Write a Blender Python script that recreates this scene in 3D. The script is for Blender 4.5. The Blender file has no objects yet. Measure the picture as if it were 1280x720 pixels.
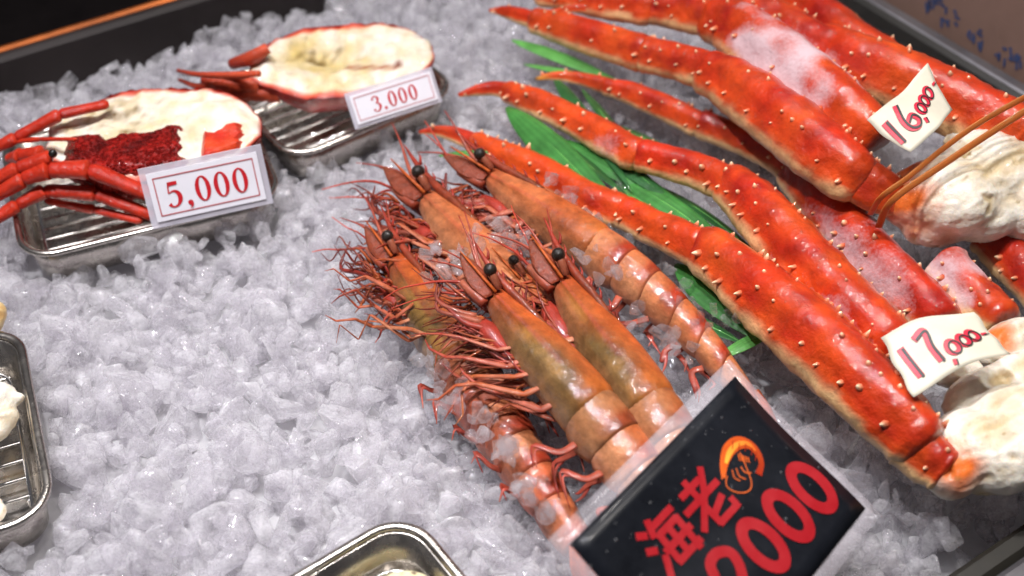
import bpy, bmesh, math, random
import numpy as np
from mathutils import Vector, Matrix, noise, Euler

random.seed(7)
rng = np.random.default_rng(7)
SC = bpy.context.scene
COL = SC.collection

# ------------------------------------------------------------------ camera
FPX, CAM_H, PITCH = 1500.0, 0.52, math.radians(44)
cam_d = bpy.data.cameras.new("camera")
cam_d.sensor_width = 36.0
cam_d.lens = FPX / 1280 * 36.0
cam_d.clip_start = 0.01
cam_d.clip_end = 50
cam = bpy.data.objects.new("camera", cam_d)
COL.objects.link(cam)
cam.location = (0, 0, CAM_H)
cam.rotation_euler = (math.pi / 2 - PITCH, 0, 0)
SC.camera = cam
cam_d.dof.use_dof = True
cam_d.dof.focus_distance = 0.68
cam_d.dof.aperture_fstop = 5.0

# ------------------------------------------------------------------ light
world = bpy.data.worlds.new("World")
SC.world = world
world.use_nodes = True
world.node_tree.nodes["Background"].inputs[0].default_value = (0.62, 0.60, 0.66, 1)
world.node_tree.nodes["Background"].inputs[1].default_value = 0.13


def lamp(name, loc, target, power, size, col):
    d = bpy.data.lights.new(name, 'AREA')
    d.shape = 'DISK'
    d.size = size
    d.energy = power
    d.color = col
    d.spread = math.radians(75)
    o = bpy.data.objects.new(name, d)
    COL.objects.link(o)
    o.location = loc
    o.rotation_euler = (Vector(target) - Vector(loc)).to_track_quat('-Z', 'Y').to_euler()
    return o


for loc, tgt, pw, col in [
    ((-0.55, 0.45, 1.45), (-0.14, 0.42, 0), 14.0, (0.975, 0.955, 1.0)),
    ((-0.20, 0.55, 1.50), (-0.08, 0.42, 0), 10.5, (0.975, 0.955, 1.0)),
    ((0.15, 0.50, 1.50), (0.06, 0.42, 0), 5.2, (1.0, 0.96, 0.94)),
    ((0.50, 0.60, 1.45), (0.16, 0.45, 0), 5.4, (1.0, 0.95, 0.90)),
    ((0.05, 1.35, 1.60), (0.05, 0.55, 0), 3.0, (1.0, 0.95, 0.93)),
]:
    lamp("ceiling_lamp", loc, tgt, pw * 0.232, 0.08, col)

SC.view_settings.view_transform = 'Standard'
SC.view_settings.look = 'None'
SC.view_settings.gamma = 1
SC.view_settings.exposure = 0
SC.cycles.use_denoising = True
SC.cycles.use_adaptive_sampling = True
SC.cycles.adaptive_threshold = 0.03
SC.cycles.max_bounces = 9
SC.cycles.transmission_bounces = 8
SC.cycles.transparent_max_bounces = 11
SC.cycles.glossy_bounces = 4
SC.cycles.diffuse_bounces = 4
SC.cycles.sample_clamp_indirect = 6.0

# ------------------------------------------------------------------ helpers
FW = np.array((0, math.cos(PITCH), -math.sin(PITCH)))
UP = np.array((0, math.sin(PITCH), math.cos(PITCH)))
CP = np.array((0, 0, CAM_H))
Z = np.array((0, 0, 1.0))


def ray(px, py):
    return np.array((1.0, 0, 0)) * ((px - 640) / FPX) + FW - UP * ((py - 360) / FPX)


def P(px, py, z=0.0):
    d = ray(px, py)
    return CP + d * ((z - CAM_H) / d[2])


def Pplane(px, py, p0, n):
    d = ray(px, py)
    return CP + d * (np.dot(p0 - CP, n) / np.dot(d, n))


def mpp(px, py, z=0.0):
    d = ray(px, py)
    return ((z - CAM_H) / d[2]) / FPX


def nrm(v):
    v = np.asarray(v, float)
    return v / (np.linalg.norm(v) + 1e-12)


def s2l(r, g, b, a=0.0):
    f = lambda c: (c / 255 / 12.92) if c / 255 <= 0.04045 else ((c / 255 + 0.055) / 1.055) ** 2.4
    return np.array((f(r), f(g), f(b), a))


def ns(p, sc, off=0.0):
    return noise.noise(Vector((p[0] * sc + off, p[1] * sc - off * 0.7, p[2] * sc + off * 1.3)))


def catmull(pts, n):
    pts = np.asarray(pts, float)
    if len(pts) == 2:
        t = np.linspace(0, 1, n)[:, None]
        return pts[0] * (1 - t) + pts[1] * t
    ext = np.vstack([2 * pts[0] - pts[1], pts, 2 * pts[-1] - pts[-2]])
    out = []
    m = len(pts) - 1
    for u in np.linspace(0, m, n):
        i = min(int(u), m - 1)
        t = u - i
        p0, p1, p2, p3 = ext[i], ext[i + 1], ext[i + 2], ext[i + 3]
        out.append(0.5 * ((2 * p1) + (-p0 + p2) * t + (2 * p0 - 5 * p1 + 4 * p2 - p3) * t * t
                          + (-p0 + 3 * p1 - 3 * p2 + p3) * t ** 3))
    return np.array(out)


class MB:
    """collects lofts, tubes and plates; build() links them as one mesh"""

    def __init__(self):
        self.v, self.f, self.c = [], [], []

    def add(self, v, f, c):
        b = len(self.v)
        self.v += [tuple(p) for p in v]
        self.f += [tuple(i + b for i in q) for q in f]
        c = np.asarray(c, float)
        if c.ndim == 1:
            if len(c) == 3:
                c = np.append(c, 0)
            c = np.tile(c, (len(v), 1))
        self.c += [tuple(x) for x in c]

    def loft(self, rings, cols, cap=True):
        """rings (n, m, 3), cols (n, m, 4) or one colour"""
        rings = np.asarray(rings, float)
        n, m, _ = rings.shape
        v = rings.reshape(-1, 3)
        f = []
        for i in range(n - 1):
            for j in range(m):
                k = (j + 1) % m
                f.append((i * m + j, i * m + k, (i + 1) * m + k, (i + 1) * m + j))
        c = np.asarray(cols, float)
        if c.ndim == 1:
            if len(c) == 3:
                c = np.append(c, 0)
            c = np.tile(c, (n * m, 1))
        else:
            c = c.reshape(-1, 4)
        if cap:
            a, b = n * m, n * m + 1
            v = np.vstack([v, rings[0].mean(0), rings[-1].mean(0)])
            c = np.vstack([c, c[:m].mean(0), c[-m:].mean(0)])
            for j in range(m):
                k = (j + 1) % m
                f.append((a, k, j))
                f.append((b, (n - 1) * m + j, (n - 1) * m + k))
        self.add(v, f, c)

    def tube(self, pts, rad, col, m=8, n=None, flat=1.0, col2=None, ring_cols=None):
        pts = np.asarray(pts, float)
        rad = np.asarray(rad, float) if np.ndim(rad) else np.full(len(pts), float(rad))
        if n:
            q = catmull(np.hstack([pts, rad[:, None]]), n)
            pts, rad = q[:, :3], np.maximum(q[:, 3], 1e-5)
        n = len(pts)
        T = np.gradient(pts, axis=0)
        T /= np.linalg.norm(T, axis=1)[:, None] + 1e-12
        S = np.cross(T[0], Z)
        if np.linalg.norm(S) < 1e-3:
            S = np.array((1.0, 0, 0))
        S = nrm(S)
        rings, cols = [], []
        c1 = np.append(np.asarray(col, float)[:3], col[3] if len(col) > 3 else 0)
        c2 = c1 if col2 is None else np.append(np.asarray(col2, float)[:3], col2[3] if len(col2) > 3 else 0)
        for i in range(n):
            S = nrm(S - T[i] * np.dot(S, T[i]))
            N = np.cross(S, T[i])
            a = np.linspace(0, 2 * math.pi, m, endpoint=False)
            rings.append(pts[i] + rad[i] * (np.cos(a)[:, None] * S + flat * np.sin(a)[:, None] * N))
            cols.append(np.tile(ring_cols[i] if ring_cols is not None else c1 * (1 - i / (n - 1)) + c2 * i / (n - 1), (m, 1)))
        self.loft(rings, np.array(cols), True)

    def plate(self, p0, p1, width, normal, col, col2=None, thick=0.0012, n=12, m=10, shape=None, curl=0.0, stripes=False):
        """a thin leaf-shaped plate from p0 to p1"""
        p0, p1 = np.asarray(p0, float), np.asarray(p1, float)
        T = nrm(p1 - p0)
        N = nrm(normal - T * np.dot(normal, T))
        S = np.cross(T, N)
        c1 = np.append(np.asarray(col, float)[:3], 0)
        c2 = c1 if col2 is None else np.append(np.asarray(col2, float)[:3], 0)
        rings, cols = [], []
        for i in range(n):
            t = i / (n - 1)
            w = (shape(t) if shape else math.sin(math.pi * min(0.97, max(0.03, t))) ** 0.7) * width / 2
            th = thick * (0.4 + 0.6 * math.sin(math.pi * min(.98, max(.02, t))))
            c = p0 * (1 - t) + p1 * t + N * curl * math.sin(math.pi * t) * np.linalg.norm(p1 - p0)
            a = np.linspace(0, 2 * math.pi, m, endpoint=False)
            rings.append(c + np.cos(a)[:, None] * S * w + np.sin(a)[:, None] * N * th / 2 - (np.cos(a) ** 2)[:, None] * N * w * 0.12)
            cc_ = np.tile(c1 * (1 - t) + c2 * t, (m, 1))
            if stripes:
                cc_[:, :3] *= np.where(np.arange(m) % 2, 1.12, 0.88)[:, None]
            cols.append(cc_)
        self.loft(rings, np.array(cols))

    def ball(self, c, r, col, nu=14, nv=9, scale=(1, 1, 1), axes=None, lump=0.0, lsc=60):
        c = np.asarray(c, float)
        A = np.eye(3) if axes is None else np.asarray(axes, float)
        rings = []
        for i in range(nv):
            th = math.pi * (0.06 + 0.88 * i / (nv - 1))
            ring = []
            for j in range(nu):
                ph = 2 * math.pi * j / nu
                l = np.array((math.sin(th) * math.cos(ph) * scale[0], math.sin(th) * math.sin(ph) * scale[1], math.cos(th) * scale[2]))
                p = c + (l @ A) * r
                if lump:
                    p = c + (p - c) * (1 + lump * ns(p, lsc))
                ring.append(p)
            rings.append(ring)
        self.loft(rings, col)

    def build(self, name, mat, root=None, parent=None, smooth=True, kind=None):
        """root: the Empty of the thing (vertices become relative to it); parent: part it hangs under"""
        v = np.asarray(self.v, float)
        off = np.zeros(3) if root is None else np.array(root.location)
        me = bpy.data.meshes.new(name)
        me.from_pydata((v - off).tolist(), [], self.f)
        me.polygons.foreach_set("use_smooth", [smooth] * len(me.polygons))
        at = me.attributes.new("Col", 'FLOAT_COLOR', 'POINT')
        at.data.foreach_set("color", np.asarray(self.c, np.float32).ravel())
        me.materials.append(mat)
        me.update()
        o = bpy.data.objects.new(name, me)
        COL.objects.link(o)
        if parent is not None:
            o.parent = parent
        elif root is not None:
            o.parent = root
        if kind:
            o["kind"] = kind
        return o


def thing(name, loc, label, cat, group=None):
    o = bpy.data.objects.new(name, None)
    o.empty_display_size = 0.02
    o.location = Vector([float(x) for x in loc])
    COL.objects.link(o)
    tag(o, label, cat, group)
    return o


def tag(o, label, cat, group=None):
    o["label"] = label
    o["category"] = cat
    if group:
        o["group"] = group
    return o


# ------------------------------------------------------------------ materials
def new_mat(name):
    m = bpy.data.materials.new(name)
    m.use_nodes = True
    nt = m.node_tree
    b = nt.nodes["Principled BSDF"]
    return m, nt, b


def N_(nt, typ, **kw):
    n = nt.nodes.new(typ)
    for k, v in kw.items():
        if k.startswith("i_"):
            key = k[2:]
            n.inputs[int(key) if key.isdigit() else key].default_value = v
        else:
            setattr(n, k, v)
    return n


def ramp(nt, src, stops):
    r = nt.nodes.new("ShaderNodeValToRGB")
    e = r.color_ramp.elements
    e[0].position, e[0].color = stops[0][0], (*stops[0][1], 1)
    e[1].position, e[1].color = stops[-1][0], (*stops[-1][1], 1)
    for p, c in stops[1:-1]:
        x = e.new(p)
        x.color = (*c, 1)
    nt.links.new(src, r.inputs[0])
    return r


def shell_mat(name, rough=0.2, coat=0.5, sss=0.15, sssr=(0.008, 0.003, 0.0015), bump=0.25, bsc=220, var=0.25, vsc=70, speck=0.0, pimple=0):
    m, nt, b = new_mat(name)
    L = nt.links.new
    at = N_(nt, "ShaderNodeAttribute", attribute_name="Col")
    tc = N_(nt, "ShaderNodeTexCoord")
    n1 = N_(nt, "ShaderNodeTexNoise", i_Scale=vsc, i_Detail=5.0, i_Roughness=0.65)
    L(tc.outputs["Object"], n1.inputs["Vector"])
    mr = N_(nt, "ShaderNodeMapRange")
    L(n1.outputs[0], mr.inputs[0])
    mr.inputs[1].default_value, mr.inputs[2].default_value = 0.25, 0.75
    mr.inputs[3].default_value, mr.inputs[4].default_value = 1 - var, 1 + var
    mul = N_(nt, "ShaderNodeMix", data_type='RGBA', blend_type='MULTIPLY')
    mul.inputs[0].default_value = 1.0
    L(at.outputs["Color"], mul.inputs[6])
    L(mr.outputs[0], mul.inputs[7])
    out = mul.outputs[2]
    if speck:
        vo = N_(nt, "ShaderNodeTexVoronoi", i_Scale=330.0)
        L(tc.outputs["Object"], vo.inputs["Vector"])
        r = ramp(nt, vo.outputs["Distance"], [(0.0, (1, 1, 1)), (0.22, (0, 0, 0))])
        n3 = N_(nt, "ShaderNodeTexNoise", i_Scale=45.0)
        L(tc.outputs["Object"], n3.inputs["Vector"])
        r3 = ramp(nt, n3.outputs[0], [(0.5, (0, 0, 0)), (0.65, (1, 1, 1))])
        mm = N_(nt, "ShaderNodeMath", operation='MULTIPLY')
        L(r.outputs[0], mm.inputs[0])
        L(r3.outputs[0], mm.inputs[1])
        mm2 = N_(nt, "ShaderNodeMath", operation='MULTIPLY', i_1=speck)
        L(mm.outputs[0], mm2.inputs[0])
        mx = N_(nt, "ShaderNodeMix", data_type='RGBA', blend_type='MIX')
        L(mm2.outputs[0], mx.inputs[0])
        L(out, mx.inputs[6])
        mx.inputs[7].default_value = (0.30, 0.02, 0.012, 1)
        out = mx.outputs[2]
    # alpha channel of Col = how much frost lies there, broken up by a fine noise
    nf = N_(nt, "ShaderNodeTexNoise", i_Scale=380.0, i_Detail=5.0, i_Roughness=0.75)
    L(tc.outputs["Object"], nf.inputs["Vector"])
    ad = N_(nt, "ShaderNodeMath", operation='MULTIPLY_ADD', i_1=2.2, i_2=-1.1)
    L(nf.outputs[0], ad.inputs[0])
    ad2 = N_(nt, "ShaderNodeMath", operation='MULTIPLY_ADD', i_1=1.6, i_2=-0.32)
    L(at.outputs["Alpha"], ad2.inputs[0])
    ad3 = N_(nt, "ShaderNodeMath", operation='MULTIPLY_ADD', i_1=0.55)
    L(ad.outputs[0], ad3.inputs[0])
    L(ad2.outputs[0], ad3.inputs[2])
    fz = N_(nt, "ShaderNodeMath", operation='MULTIPLY', use_clamp=True)
    L(ad3.outputs[0], fz.inputs[0])
    fz.inputs[1].default_value = 0.9
    fm = N_(nt, "ShaderNodeMix", data_type='RGBA', blend_type='MIX')
    L(fz.outputs[0], fm.inputs[0])
    L(out, fm.inputs[6])
    fm.inputs[7].default_value = (0.60, 0.43, 0.45, 1)
    out = fm.outputs[2]
    L(out, b.inputs["Base Color"])
    ma = N_(nt, "ShaderNodeMath", operation='MULTIPLY_ADD', i_1=0.35, i_2=rough)
    L(fz.outputs[0], ma.inputs[0])
    L(ma.outputs[0], b.inputs["Roughness"])
    mc = N_(nt, "ShaderNodeMath", operation='MULTIPLY_ADD', i_1=-coat, i_2=coat)
    L(fz.outputs[0], mc.inputs[0])
    L(mc.outputs[0], b.inputs["Coat Weight"])
    b.inputs["Coat Roughness"].default_value = 0.025
    b.inputs["Specular IOR Level"].default_value = 0.22
    b.inputs["Subsurface Weight"].default_value = sss
    b.inputs["Subsurface Radius"].default_value = sssr
    b.inputs["Subsurface Scale"].default_value = 1.0
    n2 = N_(nt, "ShaderNodeTexNoise", i_Scale=float(bsc), i_Detail=4.0, i_Roughness=0.6)
    L(tc.outputs["Object"], n2.inputs["Vector"])
    bp = N_(nt, "ShaderNodeBump", i_Strength=bump, i_Distance=0.002)
    L(n2.outputs[0], bp.inputs["Height"])
    if pimple:
        vp = N_(nt, "ShaderNodeTexVoronoi", i_Scale=float(pimple))
        L(tc.outputs["Object"], vp.inputs["Vector"])
        rp = ramp(nt, vp.outputs["Distance"], [(0.0, (1, 1, 1)), (0.6, (0, 0, 0))])
        bp2 = N_(nt, "ShaderNodeBump", i_Strength=1.0, i_Distance=0.003)
        L(rp.outputs[0], bp2.inputs["Height"])
        L(bp.outputs[0], bp2.inputs["Normal"])
        bp = bp2
    L(bp.outputs[0], b.inputs["Normal"])
    L(bp.outputs[0], b.inputs["Coat Normal"])
    return m


M = {}
M["crab"] = shell_mat("crab_shell", 0.44, 0.7, 0.0, bump=0.55, bsc=210, var=0.36, vsc=75, speck=0.6)
M["prawn"] = shell_mat("prawn_shell", 0.44, 0.55, 0.15, (0.005, 0.0025, 0.0012), bump=0.45, bsc=150, var=0.45, vsc=140)
M["limb"] = shell_mat("prawn_limb", 0.44, 0.45, 0.15, (0.004, 0.002, 0.001), bump=0.2, bsc=400, var=0.4, vsc=160)
M["scale"] = shell_mat("prawn_scale", 0.48, 0.08, 0.15, (0.004, 0.002, 0.001), bump=0.6, bsc=260, var=0.45, vsc=180)
M["meat"] = shell_mat("crab_meat", 0.38, 0.55, 0.3, (0.006, 0.004, 0.0025), bump=0.6, bsc=210, var=0.18, vsc=130)
M["pimpled"] = shell_mat("pimpled_shell", 0.35, 0.25, 0.05, bump=0.4, bsc=300, var=0.35, vsc=110, pimple=480)
M["lobster"] = shell_mat("lobster_shell", 0.3, 0.35, 0.1, bump=0.6, bsc=320, var=0.3, vsc=120)
M["leaf"] = shell_mat("bamboo_leaf", 0.45, 0.35, 0.0, bump=0.5, bsc=90, var=0.45, vsc=45)
M["eye"] = shell_mat("prawn_eye", 0.35, 0.35, 0.0, bump=0.25, bsc=1500, var=0.4, vsc=900)
M["band"] = shell_mat("band", 0.35, 0.2, 0.3, bump=0.1, var=0.1)


def ice_mat(name, frost, tint=(0.985, 0.978, 0.99), spread=0.3, rough=(0.02, 0.22), through=0.82):
    """clear ice with cloudy cores: glass mixed with a white translucent body by a noise, glossy skin over all"""
    m, nt, b = new_mat(name)
    nt.nodes.remove(b)
    L = nt.links.new
    geo = N_(nt, "ShaderNodeNewGeometry")
    n2 = N_(nt, "ShaderNodeTexNoise", i_Scale=150.0, i_Detail=6.0, i_Roughness=0.62)
    L(geo.outputs["Position"], n2.inputs["Vector"])
    bp = N_(nt, "ShaderNodeBump", i_Strength=0.5, i_Distance=0.0012)
    L(n2.outputs[0], bp.inputs["Height"])
    n1 = N_(nt, "ShaderNodeTexNoise", i_Scale=420.0, i_Detail=5.0, i_Roughness=0.7)
    L(geo.outputs["Position"], n1.inputs["Vector"])
    r1 = ramp(nt, n1.outputs[0], [(0.40, (rough[0],) * 3), (0.7, (rough[1],) * 3)])
    g = N_(nt, "ShaderNodeBsdfGlass", i_IOR=1.31)
    g.inputs["Color"].default_value = (*tint, 1)
    L(r1.outputs[0], g.inputs["Roughness"])
    L(bp.outputs[0], g.inputs["Normal"])
    d = N_(nt, "ShaderNodeBsdfDiffuse")
    d.inputs[0].default_value = (*tint, 1)
    t = N_(nt, "ShaderNodeBsdfTranslucent")
    t.inputs[0].default_value = (*tint, 1)
    mx = N_(nt, "ShaderNodeMixShader", i_0=0.66)
    L(d.outputs[0], mx.inputs[1])
    L(t.outputs[0], mx.inputs[2])
    gl = N_(nt, "ShaderNodeBsdfGlossy")
    gl.inputs["Roughness"].default_value = 0.035
    L(bp.outputs[0], gl.inputs["Normal"])
    lw = N_(nt, "ShaderNodeLayerWeight", i_Blend=0.5)
    L(bp.outputs[0], lw.inputs["Normal"])
    pw_ = N_(nt, "ShaderNodeMath", operation='POWER', i_1=4.0)
    L(lw.outputs["Facing"], pw_.inputs[0])
    fr = N_(nt, "ShaderNodeMath", operation='MULTIPLY_ADD', i_1=0.45, i_2=0.035)
    L(pw_.outputs[0], fr.inputs[0])
    body = N_(nt, "ShaderNodeMixShader")
    L(fr.outputs[0], body.inputs[0])
    L(mx.outputs[0], body.inputs[1])
    L(gl.outputs[0], body.inputs[2])
    n3 = N_(nt, "ShaderNodeTexNoise", i_Scale=75.0, i_Detail=8.0, i_Roughness=0.78)
    L(geo.outputs["Position"], n3.inputs["Vector"])
    r3 = ramp(nt, n3.outputs[0], [(0.36, (max(0, frost - spread),) * 3), (0.64, (min(1, frost + spread),) * 3)])
    tr = N_(nt, "ShaderNodeBsdfTransparent")
    tr.inputs[0].default_value = (*tint, 1)
    trg = N_(nt, "ShaderNodeMixShader")      # clear pass-through with a wet reflecting skin
    L(fr.outputs[0], trg.inputs[0])
    L(tr.outputs[0], trg.inputs[1])
    L(gl.outputs[0], trg.inputs[2])
    clr = N_(nt, "ShaderNodeMixShader", i_0=through)
    L(g.outputs[0], clr.inputs[1])
    L(trg.outputs[0], clr.inputs[2])
    mo = N_(nt, "ShaderNodeMixShader")
    L(r3.outputs[0], mo.inputs[0])
    L(clr.outputs[0], mo.inputs[1])
    L(body.outputs[0], mo.inputs[2])
    L(mo.outputs[0], nt.nodes["Material Output"].inputs[0])
    return m


M["ice"] = ice_mat("crushed_ice", 0.24, spread=0.34)
M["ice_clear"] = ice_mat("clear_ice", 0.10, (0.99, 0.99, 1.0), 0.12, (0.01, 0.10))
M["ice_base"] = ice_mat("packed_ice", 0.95, spread=0.05)


def plain(name, col, rough=0.5, metal=0.0, coat=0.0, var=0.0, vsc=40, bump=0.0, bsc=200, rvar=0.0):
    m, nt, b = new_mat(name)
    L = nt.links.new
    b.inputs["Base Color"].default_value = (*col, 1)
    b.inputs["Roughness"].default_value = rough
    b.inputs["Metallic"].default_value = metal
    b.inputs["Coat Weight"].default_value = coat
    tc = N_(nt, "ShaderNodeTexCoord")
    if var or rvar:
        n = N_(nt, "ShaderNodeTexNoise", i_Scale=float(vsc), i_Detail=6.0, i_Roughness=0.65)
        L(tc.outputs["Object"], n.inputs["Vector"])
        if var:
            c = np.array(col)
            r = ramp(nt, n.outputs[0], [(0.3, tuple(np.clip(c * (1 - var), 0, 1))), (0.7, tuple(np.clip(c * (1 + var), 0, 1)))])
            L(r.outputs[0], b.inputs["Base Color"])
        if rvar:
            r = ramp(nt, n.outputs[0], [(0.3, (max(0.02, rough - rvar),) * 3), (0.7, (rough + rvar,) * 3)])
            L(r.outputs[0], b.inputs["Roughness"])
    if bump:
        n2 = N_(nt, "ShaderNodeTexNoise", i_Scale=float(bsc), i_Detail=4.0)
        L(tc.outputs["Object"], n2.inputs["Vector"])
        bp = N_(nt, "ShaderNodeBump", i_Strength=bump, i_Distance=0.001)
        L(n2.outputs[0], bp.inputs["Height"])
        L(bp.outputs[0], b.inputs["Normal"])
    return m


M["steel"] = plain("stainless_steel", (0.54, 0.50, 0.45), 0.26, 1.0, var=0.12, vsc=60, rvar=0.08, bump=0.05)
M["wire"] = plain("chromed_wire", (0.8, 0.8, 0.8), 0.12, 1.0)
M["paper"] = plain("price_paper", (0.80, 0.79, 0.84), 0.5, var=0.03, bump=0.05)
M["tagpaper"] = plain("damp_paper", (0.64, 0.595, 0.47), 0.5, var=0.10, vsc=50, bump=0.15, bsc=120)
M["redink"] = plain("red_ink", (0.55, 0.012, 0.02), 0.4, var=0.15, vsc=300)
M["pinkline"] = plain("thin_red_line", (0.50, 0.10, 0.11), 0.5)
M["tagred"] = plain("red_marker", (0.62, 0.02, 0.05), 0.45, var=0.15, vsc=300)
M["blackink"] = plain("black_marker", (0.02, 0.018, 0.018), 0.5, var=0.2)
M["signblack"] = plain("printed_black", (0.006, 0.007, 0.010), 0.34, coat=0.08, var=0.4, vsc=30, bump=0.05, bsc=40, rvar=0.10)
M["signblack"].node_tree.nodes["Principled BSDF"].inputs["Specular IOR Level"].default_value = 0.22
M["signred"] = plain("printed_red", (0.33, 0.006, 0.011), 0.34, coat=0.08, var=0.08, vsc=90, rvar=0.08)
M["print"] = shell_mat("printed_prawn", 0.3, 0.3, 0.0, bump=0.0, var=0.12, vsc=200)
M["darkcase"] = plain("dark_case_wall", (0.030, 0.024, 0.023), 0.45, var=0.25, vsc=8, rvar=0.08)
M["blackcase"] = plain("black_case_panel", (0.004, 0.003, 0.003), 0.5, var=0.3)
M["blackcase"].node_tree.nodes["Principled BSDF"].inputs["Specular IOR Level"].default_value = 0.05
M["darkcase"].node_tree.nodes["Principled BSDF"].inputs["Specular IOR Level"].default_value = 0.2
M["brass"] = plain("amber_trim", (0.30, 0.075, 0.012), 0.35, 0.6, var=0.7, vsc=9)
M["greymetal"] = plain("grey_bin_metal", (0.20, 0.19, 0.20), 0.38, 0.7, var=0.2, vsc=15, rvar=0.1)
M["darkgap"] = plain("dark_bin_wall", (0.016, 0.014, 0.010), 0.5, var=0.3)  # near-black bin walls standing for the dark gap inside the grey rim
M["box"] = plain("foam_box_shade_brown", (0.27, 0.165, 0.125), 0.7, var=0.08, vsc=30, bump=0.15, bsc=90)  # foam standing in shade; the brown shade tone is put into its colour
M["blueprint"] = plain("blue_print", (0.055, 0.085, 0.20), 0.6, var=0.3, vsc=50)


def clear_mat(name, alpha, col, rough):
    m, nt, b = new_mat(name)
    L = nt.links.new
    b.inputs["Base Color"].default_value = (*col, 1)
    b.inputs["Roughness"].default_value = rough
    tr = N_(nt, "ShaderNodeBsdfTransparent")
    mx = N_(nt, "ShaderNodeMixShader")
    n = N_(nt, "ShaderNodeTexNoise", i_Scale=60.0, i_Detail=4.0)
    tc = N_(nt, "ShaderNodeTexCoord")
    L(tc.outputs["Object"], n.inputs["Vector"])
    r = ramp(nt, n.outputs[0], [(0.3, (alpha - 0.1,) * 3), (0.7, (alpha + 0.1,) * 3)])
    L(r.outputs[0], mx.inputs[0])
    L(tr.outputs[0], mx.inputs[1])
    L(b.outputs[0], mx.inputs[2])
    L(mx.outputs[0], nt.nodes["Material Output"].inputs[0])
    return m


M["laminate"] = clear_mat("clear_laminate", 0.24, (0.66, 0.62, 0.66), 0.12)
M["acrylic"] = clear_mat("clear_acrylic", 0.55, (0.72, 0.70, 0.78), 0.15)

# ------------------------------------------------------------------ the bin and what stands behind it
A33 = math.radians(33)
UU = np.array((math.cos(A33), math.sin(A33), 0))
VV = np.array((-math.sin(A33), math.cos(A33), 0))
v_back = np.dot(P(175, 55), VV)          # where the ice meets the back wall
u_right = np.dot(P(1170, 65), UU)
v_front = np.dot(P(1225, 683), VV)
u_left = u_right - 1.35


def uvz(u, v, z):
    return UU * u + VV * v + Z * z


def slab(mb, u0, u1, v0, v1, z0, z1, bev=0.003, col=(1, 1, 1)):
    prof = []
    ring = lambda b, z: [uvz(u0 + b, v0 + b, z), uvz(u1 - b, v0 + b, z), uvz(u1 - b, v1 - b, z), uvz(u0 + b, v1 - b, z)]
    mb.loft([ring(bev, z0), ring(0, z0 + bev), ring(0, z1 - bev), ring(bev, z1)], col)


binroot = thing("ice_bin", uvz((u_left + u_right) / 2, (v_back + v_front) / 2, -0.09),
                "shallow grey metal display bin filled with crushed ice", "bin")
W1 = 0.012
for nm, args, mat in [
    ("floor_panel", (u_left, u_right, v_front, v_back, -0.09, -0.075), "greymetal"),
    ("back_wall", (u_left, u_right + 0.3, v_back + 0.001, v_back + 0.012, -0.075, 0.022), "darkcase"),
    ("side_wall", (u_right + 0.001, u_right + 0.008, v_front - 0.002, v_back, -0.075, 0.004), "darkgap"),
    ("side_rim", (u_right + 0.010, u_right + 0.024, v_front - 0.03, v_back, -0.075, 0.001), "greymetal"),
    ("front_wall", (u_left, u_right, v_front - 0.014, v_front - 0.001, -0.075, -0.004), "darkgap"),
    ("front_rim", (u_left, u_right + 0.009, v_front - 0.042, v_front - 0.0155, -0.09, 0.000), "greymetal"),
]:
    mb = MB()
    slab(mb, *args)
    mb.build(nm, M[mat], binroot, smooth=False)
mb = MB()
slab(mb, u_left, u_right + 0.3, v_back + 0.0125, v_back + 0.019, -0.075, 0.023, 0.002)
trim = mb.build("amber_ledge", M["brass"], binroot, smooth=False)
mb = MB()
slab(mb, u_left, u_right + 0.3, v_back + 0.0195, v_back + 0.60, -0.10, 0.012)
o = mb.build("black_counter", M["blackcase"], None, smooth=False)  # counter slab in its own black
tag(o, "black counter top behind the amber ledge", "counter")
mb = MB()
slab(mb, u_left - .1, u_right + 0.6, v_front - 0.6, v_front - 0.044, -0.13, -0.06)
o = mb.build("counter_front", M["blackcase"], None, smooth=False)
tag(o, "black counter edge in front of the bin rim", "counter")

# foam box beyond the right rim
bx = thing("foam_box", uvz(u_right + 0.14, v_back - 0.2, -0.09), "foam box with brown painted-in shade and faint blue print beyond the bin rim", "box")
mb = MB()
slab(mb, u_right + 0.028, u_right + 0.30, v_front - 0.1, v_back - 0.005, -0.09, 0.12, 0.006)
bxw = mb.build("box_wall", M["box"], bx, smooth=False)
mb = MB()
rr = random.Random(5)
bu = u_right + 0.028 - 0.0006
def box_pt(px, py):
    return Pplane(px, py, uvz(bu, 0, 0), UU)


for k in range(11):
    if k in (4, 7):
        continue
    cx, cy = 1156 + 11.5 * k, -2 + 7.6 * k
    for q in range(4):
        a = np.array((cx + rr.uniform(-5, 5), cy + rr.uniform(-10, 10)))
        b_ = a + (np.array((rr.uniform(4, 9), rr.uniform(2, 6))) if q % 2 else np.array((rr.uniform(-3, 3), rr.uniform(7, 14))))
        d = nrm(b_ - a)
        e = np.array((-d[1], d[0])) * 1.5
        pts = [box_pt(*p) for p in (a - e, a + e, b_ + e, b_ - e)]
        mb.add(pts, [(0, 1, 2, 3)], (1, 1, 1))
mb.build("blue_print", M["blueprint"], bx, smooth=False, kind="stuff")

# ------------------------------------------------------------------ trays, racks
FOOT = []   # footprints (centre, U, V, half u, half v) kept free of ice


def rrect(hu, hv, r, k=8):
    out = []
    for cx, cy, a0 in ((hu - r, hv - r, 0), (-hu + r, hv - r, 90), (-hu + r, -hv + r, 180), (hu - r, -hv + r, 270)):
        for i in range(k + 1):
            a = math.radians(a0 + 90 * i / k)
            out.append((cx + r * math.cos(a), cy + r * math.sin(a)))
    return np.array(out)


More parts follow.
